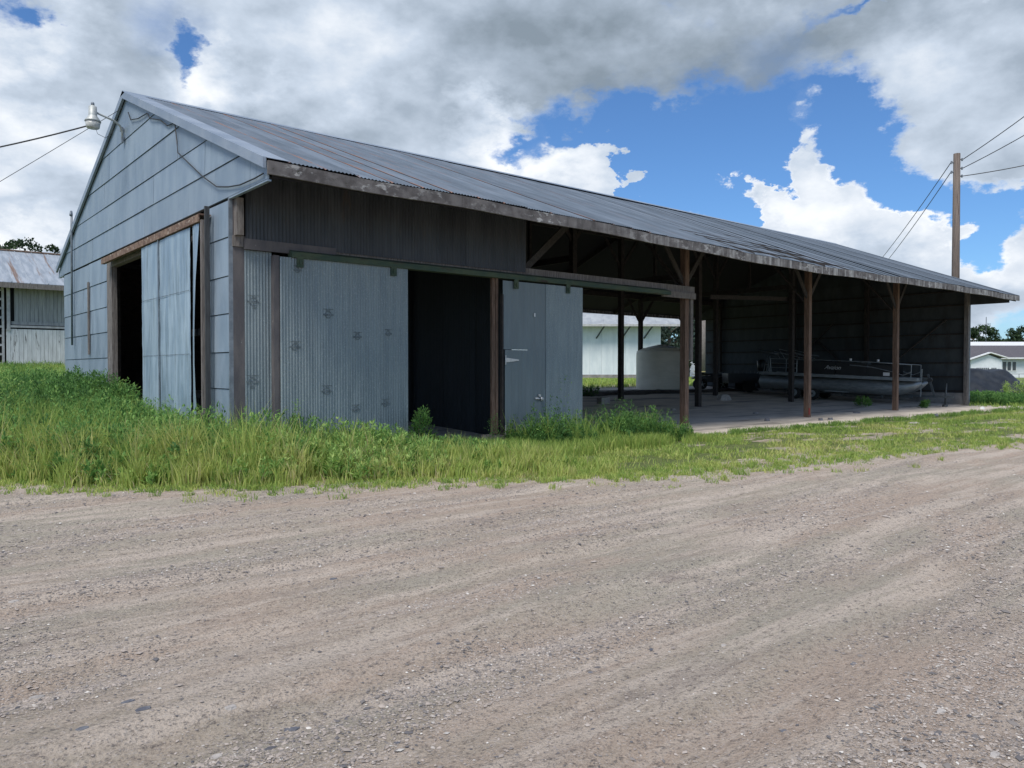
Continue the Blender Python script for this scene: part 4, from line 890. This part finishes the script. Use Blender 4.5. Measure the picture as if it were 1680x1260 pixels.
# ------------------------------------------------------------------ debris
def chunk(name, label, cat, p, s, m, group=None, seed=1):
    r_ = random.Random(seed); m_ = MB(); n_ = 7; t = [2 * math.pi * k / n_ for k in range(n_)]; z = float(gz(p[0], p[1])) + .02
    ra = [r_.uniform(.75, 1.1) for _ in t]
    lo = [(p[0] + s[0] * a * math.cos(b), p[1] + s[1] * a * math.sin(b), z) for a, b in zip(ra, t)]
    hi = [(p[0] + s[0] * a * .75 * math.cos(b + .1), p[1] + s[1] * a * .75 * math.sin(b + .1), z + s[2] * r_.uniform(.8, 1.15)) for a, b in zip(ra, t)]
    m_.add(lo + hi, [tuple(range(n_))[::-1], tuple(range(n_, 2 * n_))] + [(k, (k + 1) % n_, n_ + (k + 1) % n_, n_ + k) for k in range(n_)])
    return tag(obj(name, m_, m), label, cat, group)
stonem = mat('pale_stone', (.28, .26, .24), (.42, .39, .36), 14, rough=.9, bump=.5, bscale=50)
darkst = mat('slate_stone', (.085, .09, .11), (.15, .155, .17), 14, rough=.85, bump=.4, bscale=50)
bk_ = at(990, 27.3); tag(obj('concrete_block', MB().box((bk_.x - .22, bk_.y - .12, .38), (bk_.x + .22, bk_.y + .12, .60)), concm), 'pale concrete block lying in the bay near the low wall', 'block')
c_ = at(1187, 32.5); chunk('boulder', 'flat-topped grey boulder on the barn floor left of the boat', 'boulder', c_, (.45, .3, .24), stonem)
for u_, d_, lab in ((1259, 23.4, 'small dark rubble lump on the floor between the two middle posts'), (1347, 23.6, 'largest dark rubble lump just right of the second open-bay post'), (1363, 23.9, 'smallest dark rubble lump right of the second open-bay post'), (1048, 24.5, 'dark rubble lump on the floor left of the first open-bay post'), (1536, 25.9, 'brown brick near the foot of the last open-bay post')):
    c_ = at(u_, d_); chunk('rubble', lab, 'rubble', c_, (.11, .09, .09), darkst, None, int(u_))
c_ = at(1460, 24.6); tag(obj('loose_plank', MB().bar((c_.x - .5, c_.y + .1, .06), (c_.x + .3, c_.y - .1, .07), .12, .03), woodg), 'short loose plank lying at the foot of the third open-bay post', 'plank')
c_ = at(944, 14.9); chunk('litter', 'crumpled white litter in the weeds before the narrower door', 'litter', (c_.x, c_.y), (.13, .08, .07), whitel)
c_ = at(1612, 30.5); chunk('litter', 'white plastic scrap in the grass by the barn end', 'litter', (c_.x, c_.y), (.16, .1, .09), whitel)
c_ = at(1500, 22.4); chunk('litter', 'flat pale scrap on the grass before the last open bay', 'litter', (c_.x, c_.y), (.30, .16, .04), stonem)
tag(obj('red_band', MB().box((0, 0, 0), (.01, .01, .01)), redm), None) if False else None
P('paint_mark', MB().box((23.515, Y0 - .004, .12), (23.60, Y0 + .001, .34)), redm)
for k, (u_, d_, lab, sz) in enumerate(((1105, 26.5, 'crushed pale carton on the floor left of the first open-bay post', .16), (1405, 27.5, 'dark oily rag on the floor in front of the trailer wheels', .2), (1240, 26.0, 'thin flake of broken concrete between the two inner posts', .14), (1010, 23.8, 'small dry clod on the floor beside the pale block', .13))):
    c_ = at(u_, d_); chunk('rubble', lab, 'rubble', (c_.x, c_.y), (sz, sz * .7, .05), (stonem, darkst, concm, darkst)[k], None, 50 + k)
n_st = 0
for (u_, v_, s_, dark) in ((715, 1060, .045, 1), (545, 947, .05, 1), (480, 1183, .05, 1), (1070, 1060 , .03, 1), (18, 995, .05, 0), (395, 950, .035, 0), (1640, 1250, .05, 0), (470, 1183, .04, 1), (350, 1228, .05, 0), (1550, 1180, .05, 0), (1080, 1036, .03, 1), (130, 1215, .05, 1), (205, 1165, .05, 1), (1290, 1200, .035, 1), (900, 930, .03, 0), (375, 1168, .05, 0), (230, 1180, .06, 1), (55, 1130, .06, 0), (650, 1215, .03, 1), (1405, 1085, .04, 1), (970, 1098, .03, 1), (1545, 1215, .04, 1), (60, 835, .06, 0), (1190, 1055, .04, 0)):
    d_ = 1262 * 1.6 / (v_ - 606); c_ = at(u_, d_); z_ = float(relief(np.array(c_.x), np.array(c_.y)))
    o = chunk('stone', 'slate-grey flat stone loose on the gravel' if dark else 'pale tan stone loose on the gravel', 'stone', (c_.x, c_.y), (s_ * .8, s_ * .5, s_ * .22), darkst if dark else stonem, 'larger slate stones on the gravel' if dark else 'larger pale stones on the gravel', int(u_ + v_))
    o.location.z += z_ - .02 - .006
# ------------------------------------------------------------------ gravel pebbles
def pebbles():
    n_ = 215000
    # even on the picture means density falling with distance; sampled over the road in plan
    th = rng.uniform(R(49.85 - 38), R(49.85 + 42), n_ * 2); rr = 2.3 * np.exp(rng.random(n_ * 2) ** .85 * math.log(24 / 2.3))
    x = rr * np.cos(th); y = rr * np.sin(th); cl = fbm(x * .5, y * 1.6, 4)
    keep = (y < yb(x) + .6) & (rng.random(n_ * 2) < np.clip((cl - .38) * 5, .10, 1)); x = x[keep][:n_]; y = y[keep][:n_]; n_ = len(x); rr = np.hypot(x, y)
    z = relief(x, y)
    s = np.clip(rng.lognormal(np.where(rng.random(n_) < .55, -5.4, -5.02), .42, n_), .0028, .032) * np.clip(rr / 7, .85, 1.15)
    o = np.array([(1, 0, 0), (0, 1, 0), (-1, 0, 0), (0, -1, 0), (0, 0, .6), (0, 0, -.6)], float)
    rot = rng.random(n_) * 6.28; c, sn = np.cos(rot), np.sin(rot)
    pts = o[None] * (s[:, None, None] * np.stack([rng.uniform(.8, 1.5, n_), rng.uniform(.6, 1., n_), rng.uniform(.5, 1, n_)], -1)[:, None, :])
    pts = pts * rng.uniform(.75, 1.25, (n_, 6, 1))
    X = pts[..., 0] * c[:, None] - pts[..., 1] * sn[:, None] + x[:, None]; Yy = pts[..., 0] * sn[:, None] + pts[..., 1] * c[:, None] + y[:, None]
    Z = pts[..., 2] + z[:, None] + s[:, None] * .25
    f = np.array([(0, 1, 4), (1, 2, 4), (2, 3, 4), (3, 0, 4), (1, 0, 5), (2, 1, 5), (3, 2, 5), (0, 3, 5)])[:4]
    F = (f[None] + 6 * np.arange(n_)[:, None, None]).ravel()
    tint = np.clip(rng.normal(.48, .2, n_) + .25 * (fbm(x * .7 + 5, y * 1.2, 3) - .5), 0, .93); tint[rng.random(n_) < .022] = 1.; tint[rng.random(n_) < .06] = .08
    npmesh('gravel', np.stack([X, Yy, Z], -1).reshape(-1, 3), F, 3, pebm, np.repeat(tint, 6), kind='stuff')
pebbles()
# ------------------------------------------------------------------ grass and weeds
def blades(name, x, y, h, tint, width=.008, lean=.35, kind='stuff', zoff=0, m=grassm):
    n_ = len(x); z = gz(x, y) + relief(x, y) + zoff; a = rng.random(n_) * 6.28; la = rng.random(n_) * 6.28; ln = h * lean * rng.uniform(.2, 1.3, n_)
    wx, wy = np.cos(a) * width * rng.uniform(.7, 1.4, n_), np.sin(a) * width * rng.uniform(.7, 1.4, n_); lx, ly = np.cos(la) * ln, np.sin(la) * ln
    p = np.zeros((n_, 5, 3))
    p[:, 0] = np.stack([x - wx, y - wy, z - .02], -1); p[:, 1] = np.stack([x + wx, y + wy, z - .02], -1)
    p[:, 2] = np.stack([x + wx * .8 + lx * .35, y + wy * .8 + ly * .35, z + h * .6], -1); p[:, 3] = np.stack([x - wx * .8 + lx * .35, y - wy * .8 + ly * .35, z + h * .6], -1)
    p[:, 4] = np.stack([x + lx, y + ly, z + h], -1)
    b = 5 * np.arange(n_)[:, None]; F = np.concatenate([b + np.array([[0, 1, 2, 3]]), b + np.array([[3, 2, 4]])], 1).ravel()
    nper = np.tile([4, 3], n_)
    return npmesh(name, p.reshape(-1, 3), F, nper, m, np.repeat(np.clip(tint, 0, 1), 5), kind=kind)
def weeds(name, x, y, h, tint, nl=46, leaf=.06, kind='stuff', m=weedm, z=None, spread=.32):
    n_ = len(x); z = gz(x, y) + relief(x, y) if z is None else z
    t = rng.random((n_, nl)) ** .75; ang = rng.random((n_, nl)) * 6.28; rad = h[:, None] * spread * (1.05 - t) ** .7 * rng.uniform(.2, 1, (n_, nl))
    wob = rng.normal(0, .05, (n_, 2)) * h[:, None]
    cx = x[:, None] + rad * np.cos(ang) + wob[:, :1] * t; cy = y[:, None] + rad * np.sin(ang) + wob[:, 1:] * t; cz = z[:, None] + h[:, None] * (.06 + .94 * t) + rng.normal(0, .01, (n_, nl))
    el = rng.uniform(.1, 1.35, (n_, nl)); L_ = leaf * rng.uniform(.6, 1.5, (n_, nl)) * (1.15 - .5 * t); W_ = L_ * rng.uniform(.10, .24, (n_, nl))
    dx, dy, dz = np.cos(ang) * np.cos(el) * L_, np.sin(ang) * np.cos(el) * L_, np.sin(el) * L_
    sx, sy = -np.sin(ang) * W_, np.cos(ang) * W_; sz = rng.uniform(-.5, .5, (n_, nl)) * W_
    p = np.zeros((n_, nl, 4, 3))
    p[..., 0, :] = np.stack([cx, cy, cz], -1); p[..., 1, :] = np.stack([cx + dx * .5 + sx, cy + dy * .5 + sy, cz + dz * .5 + sz], -1)
    p[..., 2, :] = np.stack([cx + dx, cy + dy, cz + dz], -1); p[..., 3, :] = np.stack([cx + dx * .5 - sx, cy + dy * .5 - sy, cz + dz * .5 - sz], -1)
    F = np.arange(n_ * nl * 4); tt = np.clip(tint[:, None] + rng.normal(0, .10, (n_, nl)) + .22 * (t - .5), 0, 1)
    return npmesh(name, p.reshape(-1, 3), F, 4, m, np.repeat(tt.ravel(), 4), kind=kind)
def scatter(n_, xa, xb, ya, yb_): return rng.uniform(xa, xb, n_), rng.uniform(ya, yb_, n_)
def weedy(x, y):
    s = y - yb(x) + (fbm(x * 1.1, y * 1.1, 3) - .5) * .9
    h = np.interp(s, [.1, .5, 1.2, 2.8], [0, .26, .55, .80])
    h = h * np.interp(x, [4.8, 6.2, 7.5, 8.8], [1, .85, .42, .30])
    return h * (.7 + .6 * fbm(x * .9 + 3, y * .9, 3))
inside = lambda x, y: (x > X0 - .08) & (y > Y0 - .28)
# 1. tall yellow-green grass and leafy weeds at the left
x, y = scatter(120000, -2.5, 9.2, 8, 30); H = weedy(x, y)
k = (H > .05) & ~inside(x, y) & (x > .07 * y - .6) & (rng.random(len(x)) < np.interp(y, [12, 17, 24], [1, .75, .4]) * np.interp(y - yb(x), [.3, 1.5], [.55, .9]) * np.clip((fbm(x * 2.1, y * 2.1, 3) - .30) * 5, .15, 1)); x, y, H = x[k], y[k], H[k]
near = np.interp(y - yb(x), [.2, 1.6, 4.], [.80, .70, .46]); pt = (fbm(x * .8, y * .8, 3) - .5)
blades('tall_grass', x, y, H * rng.uniform(.55, 1.15, len(x)) + .05, near + pt * .7 + rng.normal(0, .12, len(x)), .0075, .5)
x, y = scatter(16000, -2.5, 8.6, 8.6, 30); H = weedy(x, y); cl = fbm(x * .55 + 8, y * .55, 3)
k = (H > .16) & ~inside(x, y) & (x > .07 * y - .6) & (rng.random(len(x)) < np.clip((cl - .34) * 3.6, .10, 1) * np.interp(y - yb(x), [.4, 1.4, 2.6], [.6, .85, 1])); x, y, H = x[k][:9200], y[k][:9200], H[k][:9200]
pt = fbm(x * .5, y * .5, 3) - .5
weeds('tall_weeds', x, y, H * rng.uniform(.75, 1.3, len(x)), np.interp(y - yb(x), [.5, 2.5], [.66, .50]) + pt * 1.5 + rng.normal(0, .12, len(x)), 44, .095)
def tufts(name, cx_, cy_, hs, nb, rad, tint, wid, lean):
    n_ = len(cx_); a = rng.random((n_, nb)) * 6.28; r_ = rad[:, None] * np.sqrt(rng.random((n_, nb)))
    x = (cx_[:, None] + r_ * np.cos(a)).ravel(); y = (cy_[:, None] + r_ * np.sin(a)).ravel()
    return blades(name, x, y, (hs[:, None] * rng.uniform(.5, 1.1, (n_, nb))).ravel(), (tint[:, None] + rng.normal(0, .07, (n_, nb))).ravel(), wid, lean)
x = rng.uniform(.2, 8.6, 620); y = yb(x) + rng.uniform(.3, 2.0, 620); k = ~inside(x, y) & (fbm(x * 1.2, y * 1.2, 3) > .42); x, y = x[k], y[k]
tufts('tall_grass', x, y, np.interp(y - yb(x), [.2, 1.4], [.28, .78]) * rng.uniform(.6, 1.1, len(x)) * np.interp(x, [4.8, 7.5], [1, .55]), 46, rng.uniform(.08, .2, len(x)), rng.uniform(.66, .84, len(x)), .0095, .38)
x = rng.uniform(.3, 8, 260); y = yb(x) + rng.uniform(.7, 3.2, 260); k = ~inside(x, y); x, y = x[k], y[k]
tufts('seeding_grass', x, y, np.interp(x, [4.8, 7], [1.15, .6]) * rng.uniform(.6, 1.0, len(x)), 9, rng.uniform(.03, .09, len(x)), rng.uniform(.55, .88, len(x)), .007, .30)
x = rng.uniform(10.4, 14, 150); y = np.interp(x, [10.3, 12, 14.6], [11.8, 11.4, 11.1]) + rng.normal(0, .3, 150)
tufts('seeding_grass', x, y, rng.uniform(.3, .8, 150), 12, rng.uniform(.03, .1, 150), rng.uniform(.25, .7, 150), .007, .45)
x = rng.uniform(0, 20, 1100); y = yb(x) + rng.normal(.1, .42, 1100)
tufts('tuft_grass', x, y, rng.uniform(.03, .11, len(x)), 26, rng.uniform(.04, .16, len(x)), rng.uniform(.4, .8, len(x)), .0045, 1.1)
# behind: field of weeds towards the neighbouring barn
x, y = scatter(26000, -3, 8.5, 27, 49.5); k = (x > .09 * y - 1) & ~((x > X0 - .2) & (y < Y1 + .3)); x, y = x[k], y[k]
blades('far_grass', x, y, rng.uniform(.2, .55, len(x)), .5 + (fbm(x * .4, y * .4, 3) - .5) * .9 + rng.normal(0, .1, len(x)), .018, .4)
# 2. dark leafy thicket at the gable doorway
x, y = scatter(520, 2.6, 4.62, 16.5, 22.5); k = rng.random(len(x)) < .9; hh = np.interp(y, [16.5, 18.2, 21, 22.5], [.6, .9, 1.15, .8]) * rng.uniform(.75, 1.15, len(x))
weeds('doorway_thicket', x[k], y[k], hh[k], .18 + rng.normal(0, .08, k.sum()), 90, .10, spread=.3)
# 3. weeds along the right door and slab edge
x = rng.uniform(10.3, 14.6, 900); y = np.interp(x, [10.3, 12, 14.6], [12.0, 11.6, 11.3]) + rng.normal(0, .42, 900); k = (y < 12.55) & (y > 10.4) & (fbm(x * 1.7 + 2, y * 1.7, 3) > .42)
hh = np.interp(x, [10.3, 11, 13, 14.6], [.25, .56, .50, .16]) * rng.lognormal(-.05, .35, len(x))
weeds('door_weeds', x[k], y[k], hh[k], .22 + rng.normal(0, .1, k.sum()), 60, .07)
x = rng.uniform(8.2, 15, 26000); y = rng.uniform(10.0, 12.5, 26000); k = (y < np.interp(x, [8, 10.3, 12, 15], [12.4, 12.2, 11.5, 11.1])) & (fbm(x * 1.4, y * 1.4, 3) > .36)
hh = np.interp(x, [8.2, 10, 12, 15], [.28, .22, .3, .12]) * rng.uniform(.5, 1.2, len(x)); blades('door_grass', x[k], y[k], hh[k], .35 + (12.3 - y[k]) * .12 + rng.normal(0, .12, k.sum()), .006, .45)
# 4. short verge grass between slab and gravel
def verge(n_, xa, xb, hmul, wid, nm, top):
    x = rng.uniform(xa, xb, n_); lo = yb(x); y = lo - .5 + (top(x) - lo + .5) * rng.random(n_)
    s = (y - lo); cl = fbm(x * 1.6, y * 2.2, 4)
    k = (rng.random(n_) < np.interp(s, [-.5, 0, .5, 1.4], [.015, .10, .45, 1]) * np.clip((cl - .44) * 8, .02, 1)) & (y < top(x))
    x, y, s = x[k], y[k], s[k]
    blades(nm, x, y, rng.lognormal(-2.9, .45, len(x)) * hmul * np.interp(s, [-.3, .8], [.55, 1]), np.interp(s, [0, 1.2, 3], [.76, .74, .64]) + (fbm(x * .7, y * .9, 3) - .5) * .7 + rng.normal(0, .1, len(x)), wid, 1.1)
verge(60000, 1., 11, 1.35, .005, 'verge_grass', lambda x: yb(x) + 2.4)
verge(105000, 9.5, 40, 1.0, .007, 'verge_grass', lambda x: np.interp(x, [9, 12, 16, 25, 31, 36, 39, 41], [11.4, 11.2, 10.8, 10.2, 9.9, 10.2, 12.5, 14]))
x = rng.uniform(13.5, 37.5, 9000); y = np.array([edgey(a) for a in x]) + rng.normal(-.05, .10, 9000); y = np.maximum(y, 9.6)
blades('slab_edge_grass', x, y, rng.uniform(.05, .18, len(x)) * (fbm(x * 2, y, 2) + .3), rng.normal(.35, .1, len(x)), .007, .6, zoff=.01)
# 5. weeds round the barn's far end and on the right
x, y = scatter(9000, 36, 56, 9.5, 20); k = (x - 36) * .5 + 9.5 + rng.normal(0, .5, len(x)) < y
k &= ~((x < 37.4) & (y > 12.7)); x, y = x[k], y[k]; blades('far_end_grass', x, y, rng.uniform(.08, .26, len(x)), .48 + rng.normal(0, .12, len(x)), .016, .4)
x, y = scatter(900, 37.4, 44, 11.6, 15.5); weeds('far_end_weeds', x, y, rng.uniform(.15, .45, len(x)), .3 + rng.normal(0, .1, len(x)), 40, .12)
# rear lawn beyond the bay
x, y = scatter(26000, 24, 75, 27.6, 60); k = (y < x * 1.15) ; x, y = x[k], y[k]; blades('rear_lawn_grass', x, y, rng.uniform(.06, .2, len(x)), .62 + rng.normal(0, .1, len(x)), .03, .5)
xr = np.linspace(20.2, 36.6, 120); ridge_v = []
for a in xr:
    h_ = .06 + .12 * float(fbm(np.array(a * 1.7), np.array(2.), 3)); z_ = float(gz(a, 23.0)) + .02
    ridge_v += [(a, 22.75 + .2 * math.sin(a * 2.3), z_ - .01), (a, 23.05, z_ + h_), (a, 23.345, z_ + h_ * 1.2)]
m_ = MB(); m_.v = ridge_v; m_.f = [(3 * i + j, 3 * i + 3 + j, 3 * i + 4 + j, 3 * i + 1 + j) for i in range(119) for j in range(2)]
tag(obj('soil_drift', m_, mat('dark_loose_soil', (.025, .02, .018), (.06, .05, .042), 6, rough=1, bump=.8, bscale=12)), kind='stuff')
# single plants
def plant(label, p, h, n, tint, nl=120, leaf=.09, r=.15, grp=None):
    x = np.array([p[0] + rnd.uniform(-r, r) for _ in range(n)]); y = np.array([p[1] + rnd.uniform(-r, r) for _ in range(n)])
    z = float(gz(p[0], p[1])); root = empty('weed_plant', (p[0], p[1], z), label, 'plant', grp); hs = h * rng.uniform(.7, 1, n)
    f = weeds('foliage', x - p[0], y - p[1], hs, np.full(n, tint), nl, leaf, kind=None, z=np.zeros(n)); f.parent = root
    for a, b, c in zip(x, y, hs): obj('stem', MB().tube([(a, b, z - .02), (a, b, z + c * .9)], [.006, .003], 5), weedstem, root)
weedstem = mat('green_stem', (.07, .10, .04), (.11, .13, .06), 20)
plant('tall leafy weed at the open edge of the wide sliding door', (8.15, 12.25), .95, 7, .35)
plant('slender climbing weed against the middle of the wide sliding door', (7.0, 12.50), .72, 2, .62, 60, .07, .06)
plant('thin grey-green weed beside the stamp on the wide sliding door', (5.65, 12.42), 1.15, 3, .45, 70, .06, .12)
plant('dry brown-stemmed weed against the doorway post', (10.05, 12.55), .75, 4, .28, 60, .05, .08)
plant('dark green weed clump beside the inner post near the low wall', (23.4, 22.6), .55, 5, .12, 80, .12, .3)
plant('bright green weed clump at the foot of the last open-bay post', (30.9, 14.6), .42, 6, .55, 80, .12, .3)
plant('small green weed clump under the bow of the boat', (33.0, 12.9), .35, 5, .4, 80, .12, .35)
plant('yellow-green bushy weed at the right end of the tarpaulin', tuple(at(1670, 38))[:2], 1.05, 9, .95, 120, .14, .45)
# ------------------------------------------------------------------ trees
def tree(name, label, p, H_, rx, n_, ls, m, trunk=.3, lean=1., cone=False, seed=0, grp=None, base=.25):
    g = np.random.default_rng(seed); r = empty(name, (p.x, p.y, p.z), label, 'tree', grp)
    tk = MB().tube([(0, 0, -.2), (0, 0, H_ * .35), (.2, .1, H_ * .75)], [trunk, trunk * .7, trunk * .25], 8)
    for k in range(7):
        a = k * 2.4; z0 = H_ * (.28 + .07 * k); tk.tube([(0, 0, z0), (rx * .3 * math.cos(a), rx * .3 * math.sin(a), z0 + H_ * .10), (rx * .65 * math.cos(a), rx * .65 * math.sin(a), z0 + H_ * .16)], [trunk * .4, trunk * .25, .04], 5)
    obj('trunk', tk, barkm, r, local=True)
    nc = 60; cz = g.uniform(base, .97, nc) ** (1 if not cone else 1.1); prof = (np.sqrt(np.clip(1 - ((cz - .58) / .46) ** 2, .03, 1)) if not cone else (1.05 - cz))
    ca = g.uniform(0, 6.28, nc); cr = rx * prof * np.sqrt(g.uniform(.15, 1, nc)) * g.uniform(.8, 1.12, nc)
    cc = np.stack([cr * np.cos(ca), cr * np.sin(ca), cz * H_], -1); cs = rx * g.uniform(.16, .32, nc)
    ci = g.integers(0, nc, n_); o = g.normal(0, 1, (n_, 3)); o /= np.linalg.norm(o, axis=1)[:, None]; o *= (g.random(n_) ** .45)[:, None]
    c = cc[ci] + o * cs[ci][:, None] * np.array([1, 1, .75])
    nrm = g.normal(0, 1, (n_, 3)); u = np.cross(nrm, g.normal(0, 1, (n_, 3))); u /= np.linalg.norm(u, axis=1)[:, None]; v = np.cross(nrm, u); v /= np.linalg.norm(v, axis=1)[:, None]
    s = ls * g.uniform(.5, 1.3, n_)[:, None]
    p4 = np.stack([c - u * s, c + v * s * .55, c + u * s, c - v * s * .55], 1)
    tint = np.clip(.40 + .5 * (g.random(nc)[ci] - .5) + g.normal(0, .12, n_), 0, 1)
    o_ = npmesh('crown', p4.reshape(-1, 3), np.arange(n_ * 4), 4, m, np.repeat(tint, 4), parent=r); return r
tree('leafy_tree', 'rounded green tree showing over the old barn roof at left', at(30, 66, 1.6), 11.3, 2.6, 5000, .16, treem, seed=1, grp='trees over the left barn')
tree('leafy_tree', 'smaller green tree beside it showing over the old barn roof', at(74, 68, 1.6), 11.2, 2.2, 4200, .16, treem, seed=2, grp='trees over the left barn')
tree('spruce_tree', 'blue-green spruce right of the white shed gable', at(1098, 92, .6), 8.4, 3.6, 9000, .20, treeb, seed=3, base=.05, grp='trees beyond the open bay')
tree('spruce_tree', 'second blue-green spruce behind the tank', at(1128, 98, .6), 8.6, 4.0, 9000, .22, treeb, seed=4, base=.05, grp='trees beyond the open bay')
tree('leafy_tree', 'tall dark tree behind the pale pole beyond the bay', at(1166, 112, .6), 10.5, 4.6, 9000, .24, treem, seed=5, base=.1, grp='trees beyond the open bay')
tree('leafy_tree', 'green tree over the long pale roof left of the mast', at(1602, 150, .6), 9.2, 4.6, 5500, .28, treem, seed=6, grp='trees on the right horizon')
tree('leafy_tree', 'low distant tree just right of the mast', at(1626, 170, .6), 7.6, 3.6, 3500, .26, treem, seed=7, grp='trees on the right horizon')
tree('leafy_tree', 'tree over the long pale roof at the right edge', at(1680, 150, .6), 9.4, 4.2, 5500, .28, treem, seed=8, grp='trees on the right horizon')
tree('leafy_tree', 'small distant tree left of the right-edge tree', at(1660, 165, .6), 7.6, 3.0, 3500, .26, treem, seed=9, grp='trees on the right horizon')
p = at(1153, 88, .6); pp = empty('transformer_pole', tuple(p), 'pale weathered pole with white transformer beyond the bay', 'utility pole')
obj('pole_shaft', MB().tube([(p.x, p.y, .6), (p.x, p.y, 8.6)], [.42, .3], 10), woodg, pp); obj('transformer', MB().tube([(p.x + .45, p.y - .2, 6.1), (p.x + .45, p.y - .2, 7.2)], .42, 12), whitel, pp)
# a wooded horizon far off
def woods():
    n_ = 26000; u = rng.uniform(-300, 2100, n_); d = rng.uniform(330, 380, n_); hz = 3 + 7 * fbm(u * .02, u * 0 + 3, 4)
    P_ = np.array([(FW.x * a + RT.x * (b - 840) / 1262 * a, FW.y * a + RT.y * (b - 840) / 1262 * a) for a, b in zip(d, u)])
    c = np.stack([P_[:, 0], P_[:, 1], .6 + hz * rng.random(n_) ** .7], -1); a = rng.random(n_) * 3.14; s = 1.1
    uu = np.stack([np.cos(a), np.sin(a), np.zeros(n_)], -1) * s; vv = np.tile([0, 0, s * .8], (n_, 1))
    p4 = np.stack([c - uu, c - vv, c + uu, c + vv], 1); npmesh('distant_woods', p4.reshape(-1, 3), np.arange(n_ * 4), 4, treem, np.repeat(np.clip(rng.normal(.5, .15, n_), 0, 1), 4), kind='stuff')
woods()
